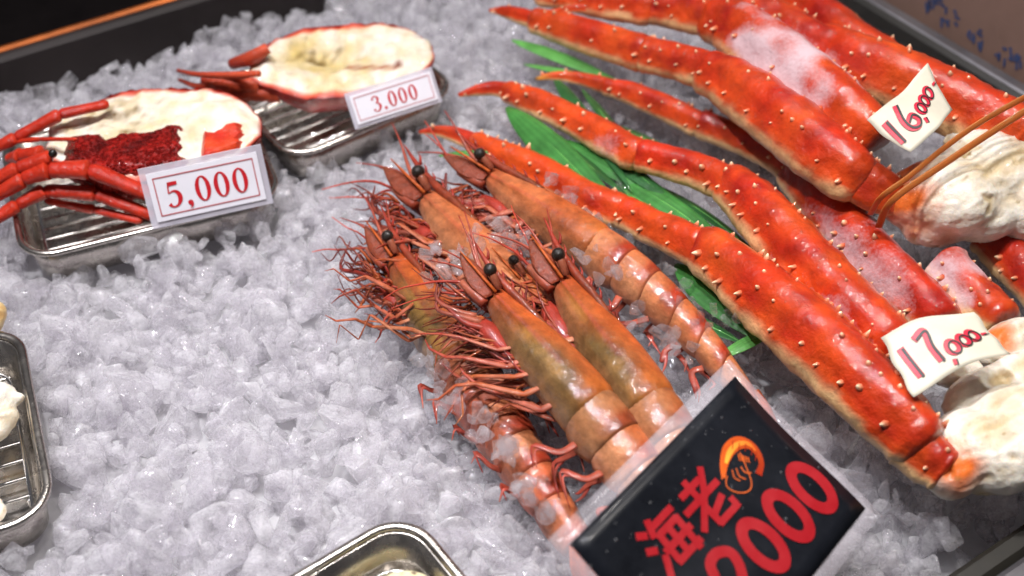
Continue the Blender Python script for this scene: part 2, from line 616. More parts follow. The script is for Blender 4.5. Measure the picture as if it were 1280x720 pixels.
def make_tray(label, c, ang, hu, hv, zr, depth, r=0.022, rack_label=None, wire_along_u=True, nw=9):
    c = np.array((c[0], c[1], zr - depth))
    U = np.array((math.cos(ang), math.sin(ang), 0))
    V = np.array((-math.sin(ang), math.cos(ang), 0))
    FOOT.append((c, U, V, hu, hv))
    loc = lambda q, z: np.array([c + U * a + V * b + Z * z for a, b in q])
    t = thing("steel_tray", c, label, "tray", "small stainless steel trays set in the ice")
    mb = MB()
    prof = [(-0.020, 0.0), (-0.010, 0.0), (-0.006, 0.003), (-0.002, depth - 0.001), (-0.0035, depth - 0.001), (-0.0075, 0.0045), (-0.0115, 0.0012), (-0.020, 0.0012)]
    rings = [loc(rrect(hu + i, hv + i, max(0.004, r + i)), z) for i, z in prof]
    mb.loft(rings, (1, 1, 1))
    mb.build("tray_body", M["steel"], t)
    mb = MB()
    q = loc(rrect(hu, hv, r), depth)
    n = len(q)
    rings = []
    for i in range(n + 1):
        p = q[i % n]
        T = nrm(q[(i + 1) % n] - q[(i - 1) % n])
        O = np.cross(T, Z)
        a = np.linspace(0, 2 * math.pi, 10, endpoint=False)
        rings.append(p + np.cos(a)[:, None] * O * 0.0026 + np.sin(a)[:, None] * Z * 0.0020)
    mb.loft(rings, (1, 1, 1), cap=False)
    mb.build("rim", M["steel"], t)
    # rack
    zr_ = 0.010
    rk = thing("wire_rack", c + Z * 0.0015, rack_label, "rack", "wire racks lying in the steel trays")
    mb = MB()
    q = loc(rrect(hu - 0.012, hv - 0.012, 0.014), zr_)
    mb.tube(np.vstack([q, q[:1]]), 0.0013, (1, 1, 1), m=8)
    mb.build("rack_frame", M["wire"], rk)
    for k in range(nw):
        s = -1 + 2 * (k + 0.5) / nw
        mb = MB()
        if wire_along_u:
            a, b_ = c + V * s * (hv - 0.013) + U * (hu - 0.012) + Z * zr_, c + V * s * (hv - 0.013) - U * (hu - 0.012) + Z * zr_
        else:
            a, b_ = c + U * s * (hu - 0.013) + V * (hv - 0.012) + Z * zr_, c + U * s * (hu - 0.013) - V * (hv - 0.012) + Z * zr_
        mb.tube([a, (a + b_) / 2, b_], 0.0011, (1, 1, 1), m=6)
        mb.build("wire", M["wire"], rk)
    for su in (-1, 1):
        for sv in (-1, 1):
            mb = MB()
            p = c + U * su * (hu - 0.03) + V * sv * (hv - 0.0135) + Z * zr_
            mb.tube([p, p - Z * (zr_ - 0.0035), p - Z * (zr_ - 0.0022) - U * 0.001], 0.0012, (1, 1, 1), m=6)
            mb.build("foot", M["wire"], rk)
    return c, U, V


def corner_tray(fl, fr, zr, depth_v):
    a, b = P(*fl, zr), P(*fr, zr)
    U = nrm(b - a)
    V = np.array((-U[1], U[0], 0))
    c = (a + b) / 2 + V * depth_v / 2
    return c, math.atan2(U[1], U[0]), np.linalg.norm(b - a) / 2, depth_v / 2


c5, a5, hu5, hv5 = corner_tray((30, 326), (352, 246), 0.012, 0.135)
t5 = make_tray("steel tray holding the half lobster with pimpled dark red shell", c5, a5, hu5, hv5, 0.012, 0.030,
               rack_label="wire rack under the half lobster with pimpled dark red shell", nw=10)
c3, a3, hu3, hv3 = corner_tray((366, 200), (572, 112), 0.012, 0.115)
t3 = make_tray("steel tray holding the half lobster with yellowish cut flesh", c3, a3, hu3, hv3, 0.012, 0.030,
               rack_label="wire rack under the half lobster with yellowish cut flesh", nw=8)
# left tray: right long edge seen, corner at lower right
pa, pb = P(22, 408, 0.012), P(66, 640, 0.012)
ul = nrm(pa - pb)
vl = np.array((-ul[1], ul[0], 0))
cl = (pa + pb) / 2 + vl * 0.055
tl = make_tray("steel tray with white pieces of seafood on the ice", cl, math.atan2(ul[1], ul[0]), np.linalg.norm(pa - pb) / 2, 0.055, 0.012, 0.030,
               rack_label="wire rack under the white pieces of seafood", wire_along_u=False, nw=9)
# bottom tray: only one corner in view
pc = P(508, 640, 0.012)
ub = nrm(P(585, 722, 0.012) - P(540, 668, 0.012))
vb = np.array((-ub[1], ub[0], 0))
tb = make_tray("steel tray with the cream dark-spotted shell piece", pc + ub * 0.075 - vb * 0.055, math.atan2(ub[1], ub[0]), 0.075, 0.055, 0.012, 0.030,
               rack_label="wire rack under the cream dark-spotted shell piece", nw=7)

# ------------------------------------------------------------------ crushed ice
def ice_shape(sub, seed):
    """a faceted splinter: convex hull of random points, its edges bevelled round"""
    r = random.Random(seed)
    bm = bmesh.new()
    sc = (r.uniform(.85, 1.35), r.uniform(.7, 1.05), r.uniform(.5, .85))
    for _ in range(r.randint(9, 15)):
        n = nrm([r.gauss(0, 1), r.gauss(0, 1), r.gauss(0, 1)]) * r.uniform(.82, 1.0)
        bm.verts.new((n[0] * sc[0], n[1] * sc[1], n[2] * sc[2]))
    res = bmesh.ops.convex_hull(bm, input=list(bm.verts))
    bmesh.ops.delete(bm, geom=[g for g in res["geom_interior"] if isinstance(g, bmesh.types.BMVert)], context='VERTS')
    bmesh.ops.dissolve_limit(bm, angle_limit=math.radians(16), verts=list(bm.verts), edges=list(bm.edges))
    if sub > 1:
        bmesh.ops.bevel(bm, geom=list(bm.edges) + list(bm.verts), offset=r.uniform(.07, .17), segments=2, profile=.5, affect='EDGES', clamp_overlap=True)
    bmesh.ops.triangulate(bm, faces=list(bm.faces))
    bmesh.ops.recalc_face_normals(bm, faces=list(bm.faces))
    bm.verts.index_update()
    vs = np.array([v.co for v in bm.verts])
    fs = np.array([[v.index for v in f.verts] for f in bm.faces])
    bm.free()
    return vs, fs


ICE2 = [ice_shape(2, 100 + i) for i in range(30)]
print('ICE', [len(f) for v, f in ICE2])
ICE1 = [ice_shape(1, 200 + i) for i in range(12)]


def ice_height(x, y):
    return 0.007 * noise.noise(Vector((x * 9, y * 9, 3.1))) + 0.004 * noise.noise(Vector((x * 25, y * 25, 8.1)))


def free(p, r):
    u, v = np.dot(p, UU), np.dot(p, VV)
    if u > u_right - r * .9 or v > v_back - r * .6 or v < v_front + r * .8:
        return False
    for c, U, V, hu, hv in FOOT:
        d = p - c
        if abs(np.dot(d, U)) < hu + r * 0.2 and abs(np.dot(d, V)) < hv + r * 0.2:
            return False
    return True


def project(p):
    d = p - CP
    z = np.dot(d, FW)
    return 640 + FPX * d[0] / z, 360 - FPX * np.dot(d, UP) / z, z


chunks = []   # (pos, radius, euler, layer)
for layer, (sp, z0, zj, r0, r1, keep) in enumerate([
    (0.0130, -0.019, 0.003, 0.0095, 0.0145, 1.0),
    (0.0130, -0.010, 0.004, 0.0075, 0.0180, 0.90),
    (0.0165, -0.003, 0.003, 0.0040, 0.0165, 0.70),
]):
    for x in np.arange(-0.56, 0.50, sp):
        for y in np.arange(0.26, 1.02, sp):
            if random.random() > keep:
                continue
            px = x + random.uniform(-.5, .5) * sp
            py = y + random.uniform(-.5, .5) * sp
            r = r0 + (r1 - r0) * random.random() ** 1.7
            p = np.array((px, py, z0 + random.uniform(-zj, zj) + ice_height(px, py)))
            qx, qy, _ = project(p)
            if qx < -60 or qx > 1340 or qy < -60 or qy > 790:
                continue
            v = np.dot(p, VV)
            dv = min(v - v_front, u_right - np.dot(p, UU))
            p[2] -= 0.012 * max(0, 1 - dv / 0.05) ** 1.5 if dv < 0.05 else 0
            if free(p, r):
                chunks.append((p, r, (random.uniform(0, 6.3), random.uniform(0, 6.3), random.uniform(0, 6.3)), layer))

# the pieces that show largest are objects of their own, the rest is one mass
def open_zone(qx, qy):
    return (qx < 430 and 330 < qy < 740 and qx > 0) or (430 <= qx < 640 and qy > 500) or (qx > 960 and qy > 560 and qx < 1260)


cand = []
for i, (p, r, e, l) in enumerate(chunks):
    qx, qy, z = project(p)
    if l >= 1 and open_zone(qx, qy) and r > 0.0066:
        cand.append((-(r / z) + random.uniform(-.002, .002) - 0.004 * l, i))
cand.sort()
single = {i for _, i in cand[:230]}
ice_meshes = []
for k, (v, f) in enumerate(ICE2):
    me = bpy.data.meshes.new("ice_chunk")
    me.from_pydata(v.tolist(), [], f.tolist())
    me.polygons.foreach_set("use_smooth", [True] * len(me.polygons))
    me.materials.append(M["ice"])
    ice_meshes.append(me)
vs, fs, base = [], [], 0
for i, (p, r, e, l) in enumerate(chunks):
    if i in single:
        o = bpy.data.objects.new("ice_chunk", ice_meshes[random.randrange(len(ice_meshes))])
        o.location, o.rotation_euler, o.scale = Vector(p), e, (r, r, r)
        COL.objects.link(o)
        tag(o, "one larger cloudy piece of crushed ice in the open ice bed", "ice", "larger pieces in the ice bed")
        continue
    v, f = (ICE1[random.randrange(len(ICE1))] if l == 0 else ICE2[random.randrange(len(ICE2))])
    R = np.array(Euler(e).to_matrix())
    vs.append((v * r) @ R.T + p)
    fs.append(f + base)
    base += len(v)
vs, fs = np.vstack(vs), np.vstack(fs)
me = bpy.data.meshes.new("crushed_ice")
me.vertices.add(len(vs))
me.vertices.foreach_set("co", vs.ravel())
me.loops.add(fs.size)
me.loops.foreach_set("vertex_index", fs.ravel().astype(np.int32))
me.polygons.add(len(fs))
me.polygons.foreach_set("loop_start", np.arange(0, fs.size, 3, dtype=np.int32))
me.polygons.foreach_set("use_smooth", np.ones(len(fs), dtype=bool))
me.update(calc_edges=True)
me.validate()
me.materials.append(M["ice"])
o = bpy.data.objects.new("crushed_ice", me)
COL.objects.link(o)
tag(o, "bed of crushed ice filling the whole display bin", "ice")
o["kind"] = "stuff"

# packed ice underneath
mb = MB()
nx, ny = 60, 50
g = []
ulo, uhi = u_left + 0.25, u_right - 0.001
for i in range(nx + 1):
    for j in range(ny + 1):
        u = ulo + (uhi - ulo) * i / nx
        v = v_front + (v_back - v_front) * j / ny
        p = uvz(u, v, 0)
        z = -0.0215 + ice_height(p[0], p[1]) * .6 + 0.003 * ns(p, 60)
        dv = min(v - v_front, u_right - u)
        z -= 0.014 * max(0, 1 - dv / 0.05) ** 1.5
        for c, U, V, hu, hv in FOOT:
            d = p - c
            if abs(np.dot(d, U)) < hu - 0.004 and abs(np.dot(d, V)) < hv - 0.004:
                z = min(z, -0.026)
        g.append((p[0], p[1], z))
mb.add(g, [(i * (ny + 1) + j, (i + 1) * (ny + 1) + j, (i + 1) * (ny + 1) + j + 1, i * (ny + 1) + j + 1) for i in range(nx) for j in range(ny)], (1, 1, 1))
o = mb.build("packed_ice", M["ice_base"])
tag(o, "packed white ice under the loose crushed pieces", "ice")
o["kind"] = "structure"

# ------------------------------------------------------------------ king crab legs
RED = s2l(184, 43, 14)
DEEP = s2l(150, 24, 14)
ORANGE = s2l(200, 75, 24)
CREAM = s2l(218, 178, 126)
TIPC = s2l(246, 220, 176)
FROST = s2l(214, 178, 182)


def mixc(a, b, t):
    t = min(1, max(0, t))
    return a * (1 - t) + b * t


def crab_segment(ctrl, seed, joint_flare=True, frost=None, cream_at=0.02, n=40, m=32, spines=26, hz=0.86, dark_tip=False, tone=0.0, sp_scale=1.0):
    """ctrl rows: px, py, width in px, z.  Returns shell builder and spine builder"""
    rows = []
    for px, py, w, z in ctrl:
        p = P(px, py, z)
        rows.append((*p, w * 0.455 * mpp(px, py, z)))
    q = catmull(rows, n)
    pts, rad = q[:, :3], np.maximum(q[:, 3], 0.0004)
    T = np.gradient(pts, axis=0)
    T /= np.linalg.norm(T, axis=1)[:, None]
    rings, cols = [], []
    for i in range(n):
        t = i / (n - 1)
        S = nrm(np.cross(T[i], Z))
        Nn = np.cross(S, T[i])
        e = 1.0
        if joint_flare:
            e = 1 - 0.35 * max(0, 1 - t / 0.05) ** 2 - 0.35 * max(0, (t - 0.95) / 0.05) ** 2 + 0.06 * math.exp(-((t - .90) / .035) ** 2) + 0.07 * math.exp(-((t - .07) / .035) ** 2)
        ring, rc = [], []
        for j in range(m):
            a = 2 * math.pi * j / m
            k = 1 + 0.13 * math.cos(3 * (a - math.pi / 2) + 0.3) + 0.02 * math.cos(2 * a + 1)
            d = S * math.cos(a) + Nn * math.sin(a) * hz
            p = pts[i] + d * rad[i] * k * e
            p = p + d * rad[i] * (0.07 * ns(p, 55, seed) + 0.055 * ns(p, 130, seed) + 0.022 * ns(p, 290, seed))
            p = p + d * rad[i] * 0.06 * math.exp(-((a - 2.45) / .16) ** 2)
            ring.append(p)
            up = math.sin(a) + 0.28 * ns(p, 40, seed + 3) + 0.12 * ns(p, 160, seed)
            c = mixc(RED, ORANGE, 0.42 + 0.9 * ns(p, 30, seed + 9) + tone)
            c = mixc(c, DEEP, 0.20 + 0.9 * ns(p, 50, seed + 17) + .5 * ns(p, 140, seed + 6) - tone)
            rdg = math.exp(-((a - 2.45) / .09) ** 2)
            c = mixc(c, s2l(222, 158, 84), rdg * (.55 + 1.2 * ns(p, 120, seed + 21)))
            c = mixc(c, CREAM, (cream_at - up) / 0.30)
            c = mixc(c, ORANGE, 0.6 * max(0, 1 - abs(up - cream_at - 0.1) / 0.22))
            if joint_flare and (t < .018 or t > .982):
                c = mixc(c, s2l(120, 40, 22), .8)
            if dark_tip:
                c = mixc(c, s2l(220, 160, 60), 1 - t / 0.35)
                c = mixc(c, s2l(25, 18, 15), 1 - t / 0.12)
            if frost:
                ft, fa, fr, fs_ = frost
                dd = math.hypot((t - ft) / fr, (math.sin(a) - fa) / 1.1 if math.sin(a) > -0.4 else 9)
                k2 = (0.95 - dd) * 1.5 + 0.8 * ns(p, 60, seed + 5)
                k2 = min(1, max(0, k2)) * fs_
                c = c.copy()
                c[3] = k2
            rc.append(c)
        rings.append(ring)
        cols.append(rc)
    sh = MB()
    sh.loft(rings, np.array(cols))
    # spines
    sp = MB()
    r = random.Random(seed)
    length = np.linalg.norm(np.diff(pts, axis=0), axis=1).sum()
    taken = []
    for k in range(int(spines * 0.85)):
        row = r.choice((0.35, 0.9, 1.45, 2.0, 2.55, 2.85, 0.2))
        t = r.uniform(0.05, 0.97)
        i = min(n - 2, int(t * (n - 1)))
        j = int(round((row + r.uniform(-.12, .12)) / (2 * math.pi) * m)) % m
        b0 = np.array(rings[i][j])
        if any(np.linalg.norm(b0 - o_) < 0.0075 for o_ in taken):
            continue
        taken.append(b0)
        Nv = nrm(b0 - pts[i])
        dr = nrm(Nv - T[i] * 0.18)
        h = (r.uniform(0.0015, 0.0026) if .6 < row < 2.3 else r.uniform(0.0022, 0.0042)) * sp_scale
        big_ = r.uniform(.5, 1.25)
        h *= big_
        w = r.uniform(0.0008, 0.0011) * sp_scale * big_ ** .6
        tip = b0 + dr * h
        col = mixc(RED, ORANGE, 0.75)
        q_ = [b0 - dr * 0.0012, b0 + dr * h * 0.35, b0 + dr * h * 0.8, tip]
        S = nrm(np.cross(dr, T[i]))
        N2 = np.cross(S, dr)
        rr_ = [w * 2.5, w * 1.25, w * 0.6, w * 0.15]
        ang = np.linspace(0, 2 * math.pi, 7, endpoint=False)
        rg = [q_[x] + rr_[x] * (np.cos(ang)[:, None] * S + np.sin(ang)[:, None] * N2) for x in range(4)]
        cc = np.array([np.tile(col, (7, 1)), np.tile(mixc(col, TIPC, .25), (7, 1)), np.tile(mixc(col, TIPC, .85), (7, 1)), np.tile(s2l(240, 222, 185), (7, 1))])
        sp.loft(rg, cc)
    return sh, sp


def crab_leg(root, spec, seed):
    """spec: list (part name, ctrl, kwargs) from the leg's thick end (the leg mesh itself) to its tip"""
    first = None
    for k, (nm, ctrl, kw) in enumerate(spec):
        sh, sp = crab_segment(ctrl, seed * 10 + k, **kw)
        o = sh.build(nm, M["crab"], root, parent=first)
        if first is None:
            first = o
        if sp.v:
            sp.build("spines", M["crab"], root, parent=first, kind="stuff")
    return first


low = thing("king_crab_cluster", P(1060, 430, 0), "king crab leg cluster with the 17,000 paper tag on its white meat", "crab legs")
top = thing("king_crab_cluster", P(1000, 170, 0), "king crab leg cluster with the 16,000 paper tag and orange straps", "crab legs")

# front leg of the lower cluster
crab_leg(low, [
    ("leg", [(872, 300, 62, .036), (930, 345, 86, .040), (1010, 412, 104, .043), (1080, 478, 106, .043), (1130, 528, 98, .040), (1160, 560, 84, .036)], dict(spines=70, n=64, m=40, sp_scale=1.1, cream_at=0.02)),
    ("leg_segment", [(778, 262, 46, .026), (815, 280, 52, .030), (850, 296, 56, .034), (885, 312, 58, .037)], dict(spines=18)),
    ("leg_segment", [(590, 176, 32, .016), (622, 190, 42, .018), (680, 216, 50, .020), (740, 250, 52, .023), (790, 266, 48, .026)], dict(spines=34, tone=.15)),
    ("leg_tip", [(524, 165, 5, .010), (545, 163, 14, .012), (570, 168, 24, .014), (604, 181, 30, .016)], dict(spines=8, n=18, hz=.8, joint_flare=False)),
    ("knuckle", [(1128, 548, 66, .034), (1160, 570, 76, .032), (1186, 590, 62, .030)], dict(spines=12, cream_at=0.10)),
], 1)
crab_leg(low, [
    ("leg", [(908, 222, 52, .042), (945, 255, 76, .046), (1010, 325, 86, .046), (1075, 392, 86, .044), (1125, 440, 78, .040)], dict(spines=52, n=56, frost=(.72, .0, .30, .55))),
    ("leg_segment", [(796, 192, 44, .034), (840, 202, 50, .037), (885, 217, 52, .040), (922, 236, 52, .043)], dict(spines=22)),
    ("leg_segment", [(630, 112, 28, .020), (665, 125, 40, .023), (720, 150, 44, .027), (770, 178, 50, .031), (806, 198, 46, .034)], dict(spines=34, frost=(.78, .3, .2, .35))),
    ("leg_tip", [(573, 119, 6, .014), (595, 113, 16, .016), (618, 110, 22, .018), (640, 114, 26, .020)], dict(spines=7, n=18, joint_flare=False)),
], 2)
crab_leg(low, [
    ("leg", [(985, 205, 46, .024), (1030, 250, 72, .026), (1090, 318, 80, .026), (1150, 375, 76, .026), (1180, 410, 70, .024)], dict(spines=30, n=50, frost=(.55, .2, .4, .6), tone=-.3)),
    ("leg_segment", [(872, 152, 40, .024), (920, 170, 44, .024), (960, 188, 44, .025), (1000, 215, 44, .026)], dict(spines=18, tone=-.2)),
    ("leg_segment", [(752, 106, 22, .022), (790, 116, 34, .023), (840, 137, 38, .024), (880, 158, 38, .024)], dict(spines=30)),
    ("leg_tip", [(668, 99, 4, .018), (690, 95, 12, .020), (720, 97, 18, .021), (760, 107, 24, .022)], dict(spines=7, n=18, dark_tip=True, joint_flare=False)),
], 3)
# stub segments of two more legs under the meat
crab_leg(low, [("leg", [(1180, 325, 62, .030), (1215, 365, 66, .030), (1255, 405, 66, .030)], dict(spines=16, cream_at=.45, frost=(.3, .4, .5, .8)))], 4)
crab_leg(low, [("leg", [(1235, 290, 60, .022), (1275, 330, 66, .022), (1320, 375, 66, .022)], dict(spines=16, tone=-.3))], 5)

# upper cluster
crab_leg(top, [
    ("leg", [(880, 84, 56, .056), (925, 108, 78, .060), (985, 152, 88, .062), (1040, 196, 88, .062), (1086, 232, 70, .058)], dict(spines=44, n=56, frost=(.4, .2, .25, .15), cream_at=-.05)),
    ("leg_segment", [(804, 66, 50, .046), (840, 74, 54, .050), (880, 86, 56, .055), (908, 100, 56, .058)], dict(spines=22)),
    ("leg_segment", [(664, 24, 34, .034), (700, 33, 46, .036), (760, 52, 52, .040), (815, 70, 52, .046)], dict(spines=30, tone=.15)),
    ("leg_tip", [(612, 13, 5, .028), (630, 14, 16, .030), (650, 19, 24, .032), (672, 26, 27, .034)], dict(spines=5, n=18, joint_flare=False)),
    ("knuckle", [(1072, 218, 70, .058), (1100, 236, 66, .056), (1132, 246, 50, .052)], dict(spines=12, cream_at=-.2)),
], 6)
crab_leg(top, [
    ("leg", [(885, 18, 56, .064), (930, 38, 82, .068), (990, 84, 92, .070), (1050, 132, 88, .070), (1100, 178, 74, .064)], dict(spines=40, n=56, frost=(.5, .35, .36, 1.0), cream_at=-.05)),
    ("leg_segment", [(815, 8, 48, .054), (850, 14, 52, .058), (890, 24, 54, .064), (912, 34, 54, .066)], dict(spines=16)),
    ("leg_segment", [(670, -10, 34, .040), (720, -4, 44, .044), (770, 4, 48, .050), (822, 12, 48, .055)], dict(spines=18)),
    ("leg_tip", [(690, 14, 6, .044), (730, 10, 14, .044), (772, 20, 14, .046)], dict(spines=2, n=14, joint_flare=False, dark_tip=False)),
], 7)
crab_leg(top, [
    ("leg", [(1020, 52, 60, .070), (1080, 78, 84, .074), (1160, 112, 92, .074), (1240, 150, 92, .072), (1310, 185, 84, .070)], dict(spines=60, n=56, tone=.1, frost=(.08, -.2, .3, .6))),
    ("leg_segment", [(930, 6, 60, .070), (970, 26, 66, .070), (1010, 48, 66, .072), (1050, 66, 62, .073)], dict(spines=20, frost=(.6, -.2, .5, .5))),
    ("leg_segment", [(860, -40, 50, .066), (900, -18, 56, .068), (945, 14, 58, .070)], dict(spines=12)),
], 8)
crab_leg(top, [("leg", [(960, -30, 60, .058), (1010, 6, 62, .058), (1060, 44, 62, .058), (1120, 84, 60, .056)], dict(spines=20, tone=-.2))], 9)


# white shoulder meat: overlapping lobes fused by a voxel remesh
def lump_mesh(name, balls, colour_fn, mat, root, voxel=0.0017, disp=0.0016, dsc=62, seed=0):
    bm = bmesh.new()
    for (c, r, sc, ang) in balls:
        mtx = Matrix.Translation(Vector(c)) @ Matrix.Rotation(ang, 4, 'Z') @ Matrix.Diagonal((r * sc[0], r * sc[1], r * sc[2], 1))
        bmesh.ops.create_icosphere(bm, subdivisions=3, radius=1.0, matrix=mtx)
    me = bpy.data.meshes.new("tmp")
    bm.to_mesh(me)
    bm.free()
    o = bpy.data.objects.new("tmp", me)
    COL.objects.link(o)
    md = o.modifiers.new("r", 'REMESH')
    md.mode = 'VOXEL'
    md.voxel_size = voxel
    ms = o.modifiers.new("s", 'SMOOTH')
    ms.iterations = 4
    dg = bpy.context.evaluated_depsgraph_get()
    ev = o.evaluated_get(dg)
    m2 = ev.to_mesh()
    v = np.array([x.co for x in m2.vertices])
    nn = np.array([x.normal for x in m2.vertices])
    f = [tuple(p.vertices) for p in m2.polygons]
    ev.to_mesh_clear()
    bpy.data.objects.remove(o)
    bpy.data.meshes.remove(me)
    cols = []
    for i in range(len(v)):
        p = v[i]
        # stringy fibres: noise stretched along one direction
        q = np.array((p[0] * 0.14 + p[1] * 0.10, p[1] - p[0] * 0.6, p[2]))
        d = ns(q, dsc, seed) + 0.35 * (1 - 3 * abs(ns(q, dsc * 2.6, seed + 4))) + 0.12 * ns(p, dsc * 4, seed + 2)
        hole = ns(p, 85, seed + 31)
        if hole > .50:
            d -= (hole - .50) * 9
        v[i] = p + nn[i] * disp * d
        cols.append(colour_fn(p, d))
    mb = MB()
    mb.add(v, f, np.array(cols))
    return mb.build(name, mat, root)


WHITE = s2l(230, 223, 208)
MEATY = s2l(204, 182, 142)


def meat_col(seed, warm_px):
    wp = [(P(px, py, z), r) for px, py, z, r in warm_px]

    def fn(p, d):
        c = mixc(WHITE, MEATY, 0.25 - 0.8 * d + 0.6 * ns(p, 45, seed))
        for q, r in wp:
            k = 1.5 * (1 - np.linalg.norm(p - q) / r) + 0.7 * ns(p, 90, seed)
            c = mixc(c, s2l(222, 112, 46), k)
        sp = ns(p, 190, seed + 8)
        if sp > 0.55:
            c = mixc(c, s2l(140, 112, 50), (sp - .55) * 4)
        return c
    return fn


def bl(px, py, z, rpx, sc=(1, 1, 1), ang=0.0):
    return (P(px, py, z), rpx * mpp(px, py, z), sc, ang)


lump_mesh("shoulder_meat", [
    bl(1150, 250, .050, 46, (1, 1, .85)), bl(1185, 245, .056, 58, (1.1, 1, .8)), bl(1235, 215, .056, 62, (1.1, 1, .8)), bl(1225, 262, .046, 48, (1.2, .9, .8), .4),
    bl(1290, 200, .056, 66, (1, 1, .8)), bl(1290, 255, .046, 52), bl(1170, 282, .042, 36, (1.2, .8, .8)), bl(1215, 170, .060, 30, (1.5, .7, .7), .5), bl(1255, 160, .060, 30, (1.5, .7, .7), .5), bl(1200, 205, .062, 32, (1.7, .6, .7), .6),
], meat_col(3, [(1125, 250, .06, .026), (1105, 240, .06, .02), (1140, 215, .065, .014)]), M["meat"], top, seed=3)
lump_mesh("shoulder_meat", [
    bl(1215, 560, .030, 52, (1, 1, .85)), bl(1250, 575, .030, 46), bl(1270, 530, .034, 56, (1.1, 1, .8)), bl(1225, 490, .034, 36, (1.7, .7, .8), .5), bl(1300, 560, .030, 60),
    bl(1275, 470, .036, 40, (1.7, .7, .8), .5), bl(1190, 592, .026, 34), bl(1180, 455, .030, 34, (1.5, .8, .8), -.5), bl(1320, 500, .034, 60), bl(1245, 600, .022, 26, (1.6, .7, .8), .3), bl(1265, 430, .030, 38, (1.4, .8, .8), .4),
], meat_col(11, [(1190, 588, .035, .018), (1182, 545, .05, .012), (1250, 420, .04, .012)]), M["meat"], low, seed=11)

# orange straps round the upper cluster
for a, b_, w in (((1010, 345, .02), (1300, 118, .078), 0.0026), ((1085, 285, .04), (1300, 140, .076), 0.0030)):
    mb = MB()
    if w == 0.0026:
        pts = [P(1088, 268, .050), P(1102, 246, .074), P(1135, 222, .082), P(1180, 185, .090), P(1230, 150, .100), P(1300, 112, .110), P(1340, 95, .108)]
    else:
        pts = [P(1098, 284, .046), P(1116, 250, .074), P(1180, 205, .088), P(1240, 165, .098), P(1300, 128, .108), P(1340, 110, .106)]
    mb.tube(pts, w * 0.72, s2l(168, 98, 46), m=8, n=22, flat=0.3)
    mb.build("strap", M["band"], top)

# ------------------------------------------------------------------ prawns
PC = dict(orange=s2l(172, 80, 32), brown=s2l(110, 54, 28), olive=s2l(84, 64, 32), pale=s2l(192, 136, 96), red=s2l(142, 46, 34), maroon=s2l(96, 30, 24),
          pink=s2l(156, 86, 64), amber=s2l(162, 88, 30))


